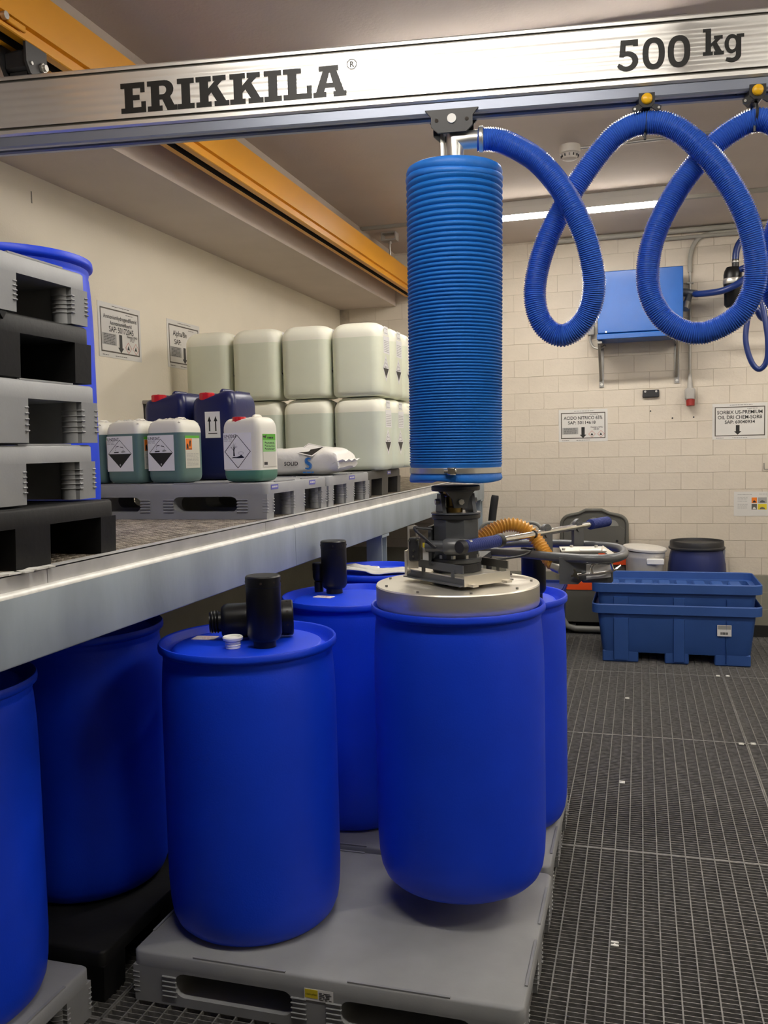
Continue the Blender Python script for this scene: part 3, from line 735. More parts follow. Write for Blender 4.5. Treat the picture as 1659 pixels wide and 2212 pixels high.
def make_drum(loc, label, scale_z=1.0, rz=0.0):
    t = thing('plastic_drum', loc, label, 'drum', 'blue plastic drums', rz=rz)
    s = bpy.data.objects.new('drum_shell', DRUM_ME); C.objects.link(s); s.parent = t; s.scale = (1,1,scale_z)
    return t
dA = make_drum((-1.247, 2.617, 0.1642), 'blue drum in front with black cylinders standing and lying on its lid')
dB = make_drum((-0.590, 2.862, 0.257), 'blue drum hanging from the steel suction lid of the lifter')
dC = make_drum((-1.178, 3.482, 0.1642), 'blue drum behind the front drum with one black cylinder upright on its lid')
dD = make_drum((-0.576, 3.580, 0.1642), 'blue drum mostly hidden behind the right side of the lifted drum')
dE = make_drum((-1.31, 4.255, 0.1642), 'blue drum farthest back with a rag lying on its lid')
dF = make_drum((-1.90, 1.925, 0.1642), 'blue drum cut off by the left edge of the picture under the platform')
dG = make_drum((-1.955, 2.71, 0.1642), 'blue drum in deep shade under the platform on the black pallet')
dI = make_drum((-2.045, 2.50, ZD+0.001), 'blue drum standing on the platform behind the stack of pallets')
bung(dE, -0.05, 0.15, 0.903); bung(dE, 0.12, -0.20, 0.903)
bung(dC, 0.13, -0.21, 0.903)
ZL = 0.1642+0.905     # level of drum heads
def card(x, y, z, rz, w, d, label):
    t = thing('label_card', (x, y, z), label, 'label', 'white label cards on drum lids', rz)
    MB().bb(-w/2, w/2, -d/2, d/2, 0.0006, 0.0022).build('sheet', 'card_white', t, smooth=0)
    m = MB(); f2 = Frame((0,0,0.0022), (1,0,0), (0,1,0)); tiny_lines(m, f2, -w*0.1, w*0.3, [-d*0.2, d*0.1], 0.0008, 0, 0.0022); m.build('lettering', 'label_red', t, smooth=0)['kind'] = 'stuff'
card(-1.425, 2.655, ZL, 0.10, 0.080, 0.055, 'white card on the lid of the front drum left of the black cylinders')
card(-1.305, 3.50, ZL, -0.15, 0.085, 0.045, 'white card on the lid of the drum behind the front drum')
t = thing('threaded_cap', (-1.262, 2.535, ZL+0.0015), 'white threaded cap standing loose on the lid of the front drum', 'cap')
MB().lathe([(0,0),(0.024,0),(0.024,0.008),(0.026,0.010),(0.024,0.012),(0.024,0.016),(0.026,0.018),(0.024,0.020),(0.024,0.024),(0.031,0.026),(0.033,0.034),(0.030,0.038),(0.024,0.038),(0.022,0.032),(0,0.032)], 28).build('cap', 'cap_white', t)
# black cylinders (drum pump couplings)
def coupling(name, base, axis, length, r, neck, label, holes=True):
    t = thing(name, tuple(base), label, 'cylinder', 'black drum couplings', world_parts=True)
    D = Vector(axis).normalized(); b = Vector(base)
    nr, nl = neck
    MB().lathe([(0,0),(nr,0),(nr,nl),(nr*1.05,nl)], 32, b, axis=D).build('threaded_neck', 'black_plastic', t)
    m = MB(); m.lathe([(nr,nl),(r-0.012,nl),(r-0.004,nl+0.008),(r,nl+0.02),(r,length-0.035),(r+0.001,length-0.034),(r+0.001,length-0.004),(r-0.003,length),(r-0.02,length),(0,length)], 40, b, axis=D).build('housing', 'black_plastic', t)
    if holes:
        A = D.orthogonal().normalized(); B = D.cross(A); m = MB()
        for i in range(8):
            q = 2*math.pi*i/8+0.3; c = b + D*(length-0.02) + (A*math.cos(q)+B*math.sin(q))*(r+0.0005)
            n_ = (A*math.cos(q)+B*math.sin(q)); m.cyl(c, c+n_*0.0015, 0.004, n=8)
        m.build('vent_hole', 'dark_slot', t)
    return t
coupling('drum_coupling', (-1.168, 2.575, ZL+0.001), (0,0,1), 0.232, 0.056, (0.036, 0.022), 'black cylinder standing upright on the front drum')
t = coupling('drum_coupling', (-1.392, 2.628, ZL+0.0615), (0.235, 0.105, 0.004), 0.280, 0.059, (0.034, 0.040), 'black cylinder lying on its side behind the upright one on the front drum')
m = MB(); D = Vector((0.235, 0.105, 0.004)).normalized()
for q in range(3): m.lathe([(0.035,0.004+q*0.010),(0.039,0.007+q*0.010),(0.035,0.011+q*0.010)], 28, Vector((-1.392, 2.628, ZL+0.0615)), axis=D)
m.build('thread', 'black_plastic', t)
coupling('drum_coupling', (-1.296, 3.612, ZL+0.001), (0,0,1), 0.232, 0.056, (0.036, 0.022), 'black cylinder standing upright on the drum beside the table post')
coupling('drum_coupling', (-1.378, 3.636, ZL+0.001), (0,0,1), 0.13, 0.026, (0.020, 0.045), 'short black fitting half hidden behind the farther upright cylinder', holes=False)
coupling('drum_coupling', (-0.422, 3.60, ZL+0.001), (0,0,1), 0.215, 0.050, (0.036, 0.022), 'black cylinder standing on the drum behind the right side of the steel lid')
# rag on the rearmost drum
m = MB(); N = 18
vs = []
for j in range(N+1):
    for i in range(N+1):
        u, v_ = i/N, j/N
        x = -0.20+0.46*u+0.02*math.sin(7*v_); y = -0.09+0.17*v_+0.012*math.sin(9*u+1)
        z = 0.006+0.010*abs(math.sin(6*u+4*v_))+0.006*math.sin(17*u*v_+3*v_)**2+(0.014*(1-u) if u < 0.4 else 0)
        vs.append((x, y, z))
m.add(vs, [(j*(N+1)+i, j*(N+1)+i+1, (j+1)*(N+1)+i+1, (j+1)*(N+1)+i) for j in range(N) for i in range(N)])
rg = m.build('rag', 'rag', None, smooth=60); rg.location = (-1.29, 4.22, ZL+0.003)
sm = rg.modifiers.new('thickness', 'SOLIDIFY'); sm.thickness = 0.003
tag(rg, 'crumpled off-white rag lying on the rearmost drum lid', 'rag')

# ================================================================ JERRYCANS
def can_shell(w, d, h, level=None, rc=0.045, notch=None, sh=0.075, top_in=0.07):
    """rounded can, origin bottom centre, front is -Y; material 0 = empty upper part, 1 = liquid seen through the wall"""
    lv_ = [(0.0, 0.022), (0.004, 0.010), (0.014, 0.003), (0.03, 0.0)]
    zs = [0.10*h+0.03, 0.35*h, 0.6*h, h-sh-0.03, h-sh]
    if level: zs = sorted(zs+[level-0.0005, level+0.0005])
    lv_ += [(z, 0.0) for z in zs]
    for k in range(1, 8):
        a = math.pi/2*k/7; lv_.append((h-sh+sh*math.sin(a), top_in*(1-math.cos(a))))
    lv_ += [(h, top_in+0.015), (h+0.001, top_in+0.03)]
    m = MB(); n = 0; rings = []
    for z, ins in lv_:
        o = rrect(-w/2+ins, w/2-ins, -d/2+min(ins, d/2-0.01), d/2-min(ins, d/2-0.01), max(0.008, min(rc, min(w,d)/2-ins-0.006)), 5)
        if rings and len(rings) > 0: pass
        rings.append([(a, b, z) for a, b in o]); n = len(o)
    if notch:
        cx, cy, rad, dep = notch
        for R_ in rings:
            for i,(a,b,z) in enumerate(R_):
                if z > h-sh*0.98:
                    g = math.exp(-(((a-cx)/rad)**2+((b-cy)/(rad*1.1))**2)); R_[i] = (a, b, z-dep*g)
    k = len(rings)
    m.v = [p for R_ in rings for p in R_]
    for j in range(k-1):
        zc = (lv_[j][0]+lv_[j+1][0])/2
        for i in range(n):
            m.f.append((j*n+i, j*n+(i+1)%n, (j+1)*n+(i+1)%n, (j+1)*n+i)); m.m.append(1 if level and zc < level else 0)
    m.f.append(tuple(range(n-1,-1,-1))); m.m.append(1 if level else 0)
    m.f.append(tuple((k-1)*n+i for i in range(n))); m.m.append(0)
    return m
def screw_cap(x, y, z, r=0.028, h=0.028):
    m = MB(); N = 36; prof = [(r*0.9,0),(r,0.002),(r,h-0.003),(r*0.93,h),(0,h)]
    k = 0
    for rr, zz in prof:
        for i in range(N):
            q = rr*(1+(0.05 if (i//2) % 2 and 0.001 < zz < h-0.001 else 0)); t = 2*math.pi*i/N
            m.v.append((x+q*math.cos(t), y+q*math.sin(t), z+zz))
    for j in range(len(prof)-1):
        for i in range(N): m.f.append((j*N+i, j*N+(i+1)%N, (j+1)*N+(i+1)%N, (j+1)*N+i)); m.m.append(0)
    return m
def handle_mesh(y0, y1, z, r=0.011, rise=0.02, x=0.0):
    return MB().tube(spline([(x,y0,z-0.02),(x,y0+0.012,z+rise*0.7),(x,y0+0.035,z+rise),(x,y1-0.035,z+rise),(x,y1-0.012,z+rise*0.7),(x,y1,z-0.02)], 6), r, 10)
def corrosive(m, fr, cx, cy, r, h, black=1, line=True):
    """diamond hazard label: pictogram above, solid black half below"""
    m.prism([(cx-r,cy),(cx,cy-r),(cx+r,cy)], fr, h-0.0003, h, black)
    if line:
        o = [(cx-r,cy),(cx+r,cy),(cx,cy+r)]; q = r*0.955; i_ = [(cx-q,cy+0.0),(cx+q,cy+0.0),(cx,cy+q)]
        m.ring2d(fr, o, i_, h, black)
    b = r*0.1
    m.prism([(cx-r*0.5,cy+b*0.6),(cx-r*0.1,cy+b*0.8),(cx-r*0.1,cy+b*1.6),(cx-r*0.5,cy+b*1.4)], fr, h-0.0002, h+0.0001, black)     # bar
    m.prism([(cx+r*0.08,cy+b*1.2),(cx+r*0.2,cy+b*0.7),(cx+r*0.5,cy+b*1.2),(cx+r*0.42,cy+b*2.0),(cx+r*0.25,cy+b*2.3)], fr, h-0.0002, h+0.0001, 2)   # hand
    for sx, tilt in ((-0.22, 1), (0.16, -1)):      # test tubes
        x0 = cx+sx*r; y0 = cy+r*0.47
        m.prism([(x0-r*0.13,y0+tilt*r*0.0),(x0+r*0.13,y0+r*0.05*tilt),(x0+r*0.13,y0+r*0.05*tilt+r*0.05),(x0-r*0.13,y0+r*0.05)], fr, h-0.0002, h+0.0001, black)
        for q in (0.0, 0.13): m.prism([(x0-tilt*r*0.14-r*0.02,y0-r*0.10-q*r),(x0-tilt*r*0.14+r*0.02,y0-r*0.10-q*r),(x0-tilt*r*0.14,y0-r*0.03-q*r)], fr, h-0.0002, h+0.0001, black)
    m.mesh2d(text2d('8', r*0.2, 0, 'CENTER'), fr, h+0.0003, 0, cx, cy-r*0.86)
GC = 'translucent jerrycans stacked in two layers'
CW, CD, CHh = 0.300, 0.250, 0.420
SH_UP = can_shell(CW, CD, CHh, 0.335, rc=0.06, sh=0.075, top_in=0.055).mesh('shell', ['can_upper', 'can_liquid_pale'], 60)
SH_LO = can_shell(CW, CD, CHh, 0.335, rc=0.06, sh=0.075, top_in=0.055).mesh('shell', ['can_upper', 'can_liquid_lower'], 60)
def big_label_mesh():
    m = MB(); f2 = Frame((CW/2+0.0006, -0.085, 0.0), (0,1,0), (0,0,1))
    m.rect(f2, 0.035, 0.155, 0.245, 0.345, 0.0006, 0); tiny_lines(m, f2, 0.045, 0.145, [0.255+0.010*i for i in range(7)], 0.0010, 2, 0.003)
    m.rect(f2, 0.05, 0.13, 0.352, 0.40, 0.0002, 0); tiny_lines(m, f2, 0.06, 0.12, [0.36, 0.385], 0.0008, 2, 0.003)
    m.prism([(0.015,0.16),(0.075,0.082),(0.135,0.16),(0.075,0.238)], f2, 0.0001, 0.0005, 0)
    corrosive(m, f2, 0.075, 0.16, 0.056, 0.0009, 1)
    return m.mesh('label', ['label_white', 'print_black', 'label_grey'], 0)
LAB = big_label_mesh()
colnames = ['first column from the left', 'second column from the left', 'third column from the left', 'rightmost column']
rownames = ['front row', 'second row', 'third row']
xcol = [-2.500, -2.180, -1.866, -1.556]
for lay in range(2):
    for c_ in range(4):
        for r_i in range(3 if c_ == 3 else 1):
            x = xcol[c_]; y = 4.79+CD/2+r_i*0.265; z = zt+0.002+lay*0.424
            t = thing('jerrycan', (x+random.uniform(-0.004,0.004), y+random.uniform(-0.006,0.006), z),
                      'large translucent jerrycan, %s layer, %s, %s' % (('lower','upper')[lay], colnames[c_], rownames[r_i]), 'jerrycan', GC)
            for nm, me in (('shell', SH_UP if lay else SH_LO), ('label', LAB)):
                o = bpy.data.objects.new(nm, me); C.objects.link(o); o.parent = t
# navy cans with red caps
NW, ND, NH = 0.215, 0.260, 0.400
def navy(loc, label, sticker):
    t = thing('jerrycan', loc, label, 'jerrycan', 'navy jerrycans with red caps')
    can_shell(NW, ND, NH, None, rc=0.035, notch=(-0.045, -0.085, 0.045, 0.045), sh=0.07, top_in=0.03).build('shell', 'can_navy', t, 50)
    nk = MB().lathe([(0.026,0),(0.026,0.02)], 24, (-0.045,-0.085,NH-0.052)).build('neck', 'can_navy', t)
    screw_cap(-0.045, -0.085, NH-0.038, 0.033, 0.034).build('cap', 'cap_red', nk, 35)
    handle_mesh(-0.03, 0.10, NH-0.006, 0.012, 0.012, 0.0).build('handle', 'can_navy', t, 60)
    for x in (-0.07, 0.02, 0.085): MB().cbox((x, 0.02, NH-0.004), (0.008, 0.15, 0.012), 0.003).build('ridge', 'can_navy', t)
    if sticker:
        m = MB(); f2 = Frame((0.0, -ND/2-0.0008, 0.19), (1,0,0), (0,0,1))
        m.rect(f2, -0.035, 0.040, 0, 0.118, 0.0008, 0)
        for xx in (-0.013, 0.018):
            m.rect(f2, xx-0.003, xx+0.003, 0.03, 0.078, 0.0012, 1); m.prism([(xx-0.009,0.074),(xx+0.009,0.074),(xx,0.098)], f2, 0.0009, 0.0012, 1)
        m.rect(f2, -0.020, 0.024, 0.018, 0.022, 0.0012, 1)
        m.build('label', ['label_white', 'print_black'], t, 0)
    return t
navy((-1.858, 3.735, zt+0.001), 'navy jerrycan with red cap and a this-way-up label', True)
navy((-2.105, 3.735, zt+0.001), 'navy jerrycan with red cap partly hidden behind the small teal cans', False)
# small cans with teal liquid
TW, TD, TH = 0.176, 0.170, 0.266
def teal(loc, label, level, caps, film, rz=0.0, env=False, mat_='can_teal'):
    t = thing('jerrycan', loc, label, 'jerrycan', 'small white jerrycans with green liquid', rz)
    can_shell(TW, TD, TH, level, rc=0.028, notch=(-0.022, -0.05, 0.03, 0.030) if caps else None, sh=0.05, top_in=0.028).build('shell', ['can_white', mat_], t, 50)
    if caps: screw_cap(-0.022, -0.048, TH-0.026, 0.027, 0.028).build('cap', 'cap_red', t, 35)
    handle_mesh(-0.01, 0.06, TH-0.004, 0.009, 0.008, 0.02).build('handle', 'can_white', t, 60)
    if film:
        m = MB(); N = 20; vs = []
        for j in range(N+1):
            for i in range(N+1):
                u, v_ = i/N*2-1, j/N*2-1
                e = max(abs(u), abs(v_))
                vs.append((u*TW*0.43, v_*TD*0.42, TH+0.006-0.022*e**4+0.005*math.sin(9*u+4*v_)*math.cos(7*v_-2*u)))
        m.add(vs, [(j*(N+1)+i, j*(N+1)+i+1, (j+1)*(N+1)+i+1, (j+1)*(N+1)+i) for j in range(N) for i in range(N)])
        m.build('shrink_film', 'film', t, 60)
    m = MB(); f2 = Frame((-0.078, -TD/2-0.0008, 0.052), (1,0,0), (0,0,1))
    m.rect(f2, 0, 0.132, 0, 0.150, 0.0008, 0)
    m.mesh2d(text2d('UN3267', 0.017, 0.0002, 'LEFT'), f2, 0.0012, 1, 0.003, 0.131)
    tiny_lines(m, f2, 0.003, 0.040, [0.126, 0.121, 0.116], 0.0012, 2, 0.002)
    if env:
        o = [(0.004,0.073),(0.066,0.004),(0.128,0.073),(0.066,0.142)]; q = 0.0035
        i_ = [(0.004+q,0.073),(0.066,0.004+q),(0.128-q,0.073),(0.066,0.142-q)]; m.ring2d(f2, o, i_, 0.0012, 1)
        m.prism([(0.045,0.055),(0.053,0.055),(0.051,0.075),(0.052,0.09),(0.047,0.09),(0.046,0.075)], f2, 0.0009, 0.0012, 1)
        for a_, b_ in (((0.049,0.075),(0.034,0.098)),((0.049,0.08),(0.062,0.100)),((0.050,0.088),(0.048,0.110)),((0.049,0.085),(0.042,0.106)),((0.05,0.085),(0.057,0.108)),((0.041,0.088),(0.031,0.090)),((0.057,0.092),(0.068,0.093))):
            dx, dy = b_[0]-a_[0], b_[1]-a_[1]; l = math.hypot(dx,dy); nx, ny = -dy/l*0.0012, dx/l*0.0012
            m.prism([(a_[0]-nx,a_[1]-ny),(a_[0]+nx,a_[1]+ny),(b_[0],b_[1])][::-1], f2, 0.0009, 0.0012, 1)
        m.prism([(0.034,0.047),(0.05,0.047),(0.072,0.046),(0.098,0.048),(0.088,0.056),(0.083,0.060),(0.074,0.055),(0.062,0.051),(0.045,0.051)], f2, 0.0009, 0.0012, 1)
        o2 = arc(0.082,0.067,0.014,0.006,0,360,12)[:-1]; i2 = arc(0.082,0.067,0.0125,0.0045,0,360,12)[:-1]; m.ring2d(f2, o2, i2, 0.0012, 2)
    else:
        corrosive(m, f2, 0.066, 0.075, 0.060, 0.0012, 1)
    m.build('label', ['label_white', 'print_black', 'label_grey'], t, 0)
    m = MB(); f3 = Frame((TW/2+0.0008, -0.055, 0.06), (0,1,0), (0,0,1))
    m.rect(f3, 0, 0.105, 0.0, 0.135, 0.0008, 0)
    if env:
        m.rect(f3, 0, 0.105, 0.062, 0.135, 0.0012, 1); m.rect(f3, 0, 0.105, 0.110, 0.135, 0.0014, 2)
        tiny_lines(m, f3, 0.038, 0.085, [0.116], 0.0018, 3, 0.007); m.prism([(0.002,0.128),(0.018,0.128),(0.03,0.132),(0.024,0.118),(0.002,0.122)], f3, 0.0012, 0.0018, 3)
        for y_ in (0.098, 0.086, 0.073): m.rect(f3, 0.016, 0.022, y_, y_+0.005, 0.0016, 3, 0.0003)
        tiny_lines(m, f3, 0.026, 0.095, [0.099, 0.094, 0.087, 0.082, 0.074, 0.069], 0.0016, 3, 0.002)
        m.rect(f3, 0.008, 0.034, 0.008, 0.020, 0.0014, 3)
    else:
        m.rect(f3, 0, 0.105, 0.127, 0.138, 0.0012, 2)
        m.rect(f3, 0.004, 0.048, 0.078, 0.125, 0.0014, 4)
        m.prism([(0.010,0.084),(0.022,0.084),(0.022,0.096),(0.017,0.105),(0.010,0.100)], f3, 0.0013, 0.0018, 3)
        m.prism([(0.030,0.092),(0.036,0.092),(0.040,0.115),(0.034,0.119),(0.029,0.110)], f3, 0.0013, 0.0018, 3)
        m.rect(f3, 0.008, 0.046, 0.080, 0.083, 0.0018, 3, 0.0003)
        tiny_lines(m, f3, 0.010, 0.095, [0.012+0.006*i for i in range(9)], 0.0012, 5, 0.0016)
    m.build('side_label', ['paper_tan', 'label_pale_green', 'label_green', 'print_black', 'label_orange', 'label_grey'], t, 0)
    return t
teal((-1.565, 3.375, zt+0.001), 'small white jerrycan with red cap, dead-tree hazard label and green side label', 0.048, True, False, -0.10, True, 'can_teal_bright')
teal((-1.922, 3.380, zt+0.001), 'small teal-filled jerrycan with corrosive label, nearest to the navy cans', 0.212, False, True, -0.10)
teal((-2.116, 3.372, zt+0.001), 'small teal-filled jerrycan with corrosive label, second from the pallet stack', 0.212, False, True, -0.08)
teal((-2.31, 3.385, zt+0.001), 'small teal-filled jerrycan mostly hidden behind the blue drum', 0.212, False, True, -0.08)

# ================================================================ SACK
def sack():
    t = thing('sack', (-1.652, 4.20, zt), 'plump white plastic sack lying on the pallet before the translucent jerrycans', 'sack', rz=0.06)
    m = MB(); NU, NV = 44, 28; L_, W_, H_ = 0.46, 0.36, 0.140
    rnd = random.Random(3); ph = [rnd.uniform(0, 6.28) for _ in range(8)]
    rows = []
    for j in range(NU+1):
        u = j/NU*2-1; ring = []
        k = (1-abs(u)**5.0); hh = H_*(0.20+0.80*k**0.55) if abs(u) < 0.999 else H_*0.16
        wd = W_*(0.93+0.07*abs(u)**3)
        for i in range(NV):
            a = 2*math.pi*i/NV; ca, sa = math.cos(a), math.sin(a)
            y = wd/2*math.copysign(abs(ca)**0.55, ca); z = hh/2*math.copysign(abs(sa)**0.6, sa)
            wr = 0.0035*math.sin(5*u+3*a+ph[0])+0.0028*math.sin(11*u-4*a+ph[1])*(abs(u)**1.5)+0.003*abs(u)**3*math.sin(9*a+ph[2])
            zz = max(0.0015, hh/2+z+wr+ (0.035*(1-k) if abs(u) > 0.6 else 0))
            ring.append((u*L_/2+wr, y*(1+wr*2), zz))
        rows.append(ring)
    m.v = [p for r in rows for p in r]
    for j in range(NU):
        for i in range(NV): m.f.append((j*NV+i, (j+1)*NV+i, (j+1)*NV+(i+1)%NV, j*NV+(i+1)%NV)); m.m.append(0)
    m.f.append(tuple(range(NV))); m.m.append(0); m.f.append(tuple(NU*NV+i for i in range(NV-1,-1,-1))); m.m.append(0)
    m.build('body', 'bag_white', t, 60)
    m = MB()      # folded end seam
    vs = []
    for j in range(13):
        y = -W_/2*1.0+W_*j/12; vs += [(L_/2-0.03, y, 0.060+0.006*math.sin(j*1.3)), (L_/2+0.022, y*0.98, 0.074+0.006*math.sin(j*1.7+1))]
    m.add(vs, [(2*j, 2*j+1, 2*j+3, 2*j+2) for j in range(12)])
    e = m.build('end_seam', 'bag_white', t, 60); sm_ = e.modifiers.new('thickness', 'SOLIDIFY'); sm_.thickness = 0.003
    f2 = Frame((0.03, -W_/2-0.006, 0.03), (1,0,0), (0,0.12,1))
    m = MB(); m.mesh2d(text2d('SOLID', 0.026, 0.0006, 'LEFT'), f2, 0.0, 0, -0.075, 0.022); m.build('lettering', 'print_black', t, 0)['kind'] = 'stuff'
    m = MB(); S = []
    pts = spline([(0.062,0.052,0),(0.046,0.056,0),(0.036,0.046,0),(0.044,0.034,0),(0.058,0.026,0),(0.062,0.014,0),(0.052,0.004,0),(0.034,0.008,0)], 5)
    for i in range(len(pts)-1):
        p, q = pts[i], pts[i+1]; d_ = (q-p).normalized(); nn = Vector((-d_.y, d_.x, 0)); w0 = 0.0025+0.006*math.sin(math.pi*i/len(pts)); w1 = 0.0025+0.006*math.sin(math.pi*(i+1)/len(pts))
        a, b, c2, d2 = p-nn*w0, q-nn*w1, q+nn*w1, p+nn*w0
        m.prism([(a.x,a.y),(b.x,b.y),(c2.x,c2.y),(d2.x,d2.y)], f2, -0.0005, 0.0, 0)
    tiny_lines(m, f2, 0.022, 0.078, [-0.016], 0.0, 0, 0.006)
    m.build('logo', 'logo_blue', t, 0)
    # hazard diamond lying across the upper edge
    m = MB(); f3 = Frame((0.075, -W_/2+0.052, 0.127), (1,0.35,0.18), (-0.35,0.8,0.42)); 
    m.prism([(-0.075,0),(0,-0.075),(0.075,0),(0,0.075)], f3, 0.0, 0.0006, 0); m.prism([(-0.062,0),(0,-0.062),(0.062,0)][::1], f3, 0.0004, 0.0012, 1)
    diamond(m, f3, 0, 0, 0.066, 0.0012, 1, 0.003)
    m.build('hazard_diamond', ['bag_white', 'print_black'], t, 0)
sack()

# ================================================================ LEFT WALL
W3, H3 = 0.375, 0.238
def lwall(y, z): return Frame((XL+0.001, y, z), (0,1,0), (0,0,1))
sign('notice', lwall(4.132, 2.257), W3, H3, [('Ammoniumhydrogendifluorid', 0.0315, W3*0.51, H3*0.77, W3*0.86), ('Ammoniumbifluorid', 0.0315, W3*0.52, H3*0.635, W3*0.57), ('SAP: 50172045', 0.044, W3*0.53, H3*0.475, W3*0.64)],
     'notice headed Ammoniumhydrogendifluorid on the left wall beside the pallet stack', numero='1727')
sign('notice', lwall(4.845, 2.257), W3, H3, [('Alpha/Be', 0.046, W3*0.36, H3*0.72, W3*0.46), ('SAP:', 0.044, W3*0.28, H3*0.50, W3*0.22)],
     'notice half hidden behind the leftmost translucent jerrycan on the left wall')
t = thing('wall_box', (XL, 4.60, 1.90), 'small black recess box with white rim low on the left wall', 'wall box', world_parts=True)
MB().cbox((XL+0.03, 4.62, 1.94), (0.06, 0.19, 0.10), 0.004).build('housing', 'black_satin', t)
MB().cbox((XL+0.035, 4.62, 2.00), (0.075, 0.21, 0.022), 0.004).build('rim', 'device_grey', t)
tag(MB().bb(XL, XL+0.002, 3.62, 3.626, 3.0-0.10, 3.0-0.045).build('wall_crack', 'dado_paint'), 'short dark vertical crack high on the left wall', 'crack')

# ================================================================ CRANE
A8 = math.radians(8.06)
BD = Vector((math.cos(A8), math.sin(A8), 0)); BN = Vector((math.sin(A8), -math.cos(A8), 0)); B0 = Vector((-0.6, 2.867, 0))
def on(s, off, z): return B0 + BD*s + BN*off + Vector((0, 0, z))
br = thing('bridge_beam', tuple(on(0, 0, 2.76)), 'aluminium crane bridge beam with black ERIKKILA and 500 kg lettering', 'crane beam', world_parts=True)
S0, S1 = -1.92, 2.55
f_ = 0.05
prof = [(f_-0.004, 2.995), (f_, 2.990), (f_, 2.981), (f_-0.007, 2.980), (f_-0.007, 2.973), (f_, 2.972)]
z = 2.966
for zz in (2.948, 2.922, 2.896, 2.870, 2.844): prof += [(f_, zz+0.007), (f_-0.0007, zz+0.004), (f_-0.0007, zz-0.004), (f_, zz-0.007)]
prof += [(f_, 2.824), (f_-0.007, 2.823), (f_-0.007, 2.816), (f_, 2.815), (f_, 2.803), (f_-0.006, 2.797)]
back = [(-a, b) for a, b in prof[::-1]]
full = prof+[(0.03, 2.797), (-0.03, 2.797)]+back
n = len(full); m = MB()
vs = [on(S0, a, b) for a, b in full]+[on(S1, a, b) for a, b in full]
m.add(vs, [(i, (i+1) % n, n+(i+1) % n, n+i) for i in range(n)]+[tuple(range(n))[::-1], tuple(range(n, 2*n))])
for k in range(n):
    zc = (full[k][1]+full[(k+1) % n][1])/2; oc = abs((full[k][0]+full[(k+1) % n][0])/2)
    if oc < f_-0.003 and (2.972 < zc < 2.981 or 2.815 < zc < 2.824): m.m[k] = 1
m.build('beam_profile', ['aluminium', 'aluminium_groove'], br, smooth=20)
m = MB()
for a0, a1 in ((0.014, 0.040), (-0.040, -0.014)):
    pr_ = [(a0, 2.7975), (a0, 2.762), (a1-0.004, 2.760), (a1, 2.766), (a1, 2.7975)]; k = len(pr_)
    m.add([on(S0, a, b) for a, b in pr_]+[on(S1, a, b) for a, b in pr_], [(i, (i+1) % k, k+(i+1) % k, k+i)[::-1] for i in range(k)]+[tuple(range(k)), tuple(range(k, 2*k))[::-1]])
m.build('track_rail', 'blue_grey_rail', br, smooth=20)
# slab-serif lettering
def ell(cx, cy, rx, ry, p=2.4, n=28):
    o = []
    for i in range(n):
        t_ = 2*math.pi*i/n; c_, s_ = math.cos(t_), math.sin(t_)
        o.append((cx+rx*math.copysign(abs(c_)**(2/p), c_), cy+ry*math.copysign(abs(s_)**(2/p), s_)))
    return o
G = {}
w = 0.90
G['E'] = (0.96, [(0,0),(w,0),(w,.36),(w-.17,.36),(w-.17,.18),(.44,.18),(.44,.42),(.68,.42),(.68,.59),(.44,.59),(.44,.82),(w-.19,.82),(w-.19,.66),(w-.03,.66),(w-.03,1),(0,1),(0,.83),(.14,.83),(.14,.17),(0,.17)], [])
G['R'] = (1.07, [(0,0),(.53,0),(.53,.17),(.43,.17),(.43,.37),(.53,.37),(.70,0),(1.06,0),(1.06,.17),(.95,.17),(.82,.43)]+arc(.62,.70,.32,.30,-50,90,8)+[(0,1),(0,.83),(.13,.83),(.13,.17),(0,.17)], [[(.43,.54),(.54,.54)]+arc(.56,.685,.12,.145,-80,90,6)+[(.43,.83)]])
G['I'] = (0.66, [(0,0),(.60,0),(.60,.17),(.455,.17),(.455,.83),(.60,.83),(.60,1),(0,1),(0,.83),(.145,.83),(.145,.17),(0,.17)], [])
G['K'] = (1.19, [(0,0),(.54,0),(.54,.17),(.44,.17),(.44,.36),(.54,.46),(.72,.17),(.64,.17),(.64,0),(1.16,0),(1.16,.17),(1.05,.17),(.76,.66),(.93,.83),(1.06,.83),(1.06,1),(.60,1),(.60,.83),(.67,.83),(.44,.60),(.44,.83),(.54,.83),(.54,1),(0,1),(0,.83),(.13,.83),(.13,.17),(0,.17)], [])
G['L'] = (1.02, [(0,0),(.97,0),(.97,.42),(.80,.42),(.80,.18),(.46,.18),(.46,.83),(.62,.83),(.62,1),(0,1),(0,.83),(.15,.83),(.15,.17),(0,.17)], [])
G['A'] = (1.12, [(0,0),(.44,0),(.44,.17),(.37,.17),(.41,.30),(.71,.30),(.75,.17),(.68,.17),(.68,0),(1.12,0),(1.12,.17),(1.04,.17),(.80,.83),(.86,.83),(.86,1),(.20,1),(.20,.83),(.33,.83),(.09,.17),(0,.17)], [[(.455,.45),(.665,.45),(.575,.76),(.545,.76)]])
G['0'] = (0.81, ell(.36,.5,.36,.51), [ell(.36,.5,.165,.34)])
G['5'] = (0.80, [(.03,.20),(.06,.02)]+arc(.32,.30,.36,.32,-115,120,14)[1:]+[(.24,.62),(.26,.82),(.62,.82),(.62,.76),(.68,1.0),(.10,1.0),(.05,.44),(.20,.44)]+arc(.30,.305,.19,.155,110,-120,10)+[(.10,.20)], [])
G['5'] = (0.80, [(-.02,.17)]+arc(.30,.315,.37,.325,-140,118,16)+[(.25,.62),(.265,.83),(.50,.83),(.50,.78),(.66,.78),(.66,1.0),(.10,1.0),(.05,.46),(.20,.44)]+arc(.285,.315,.19,.165,115,-140,12)+[(.04,.26)], [])
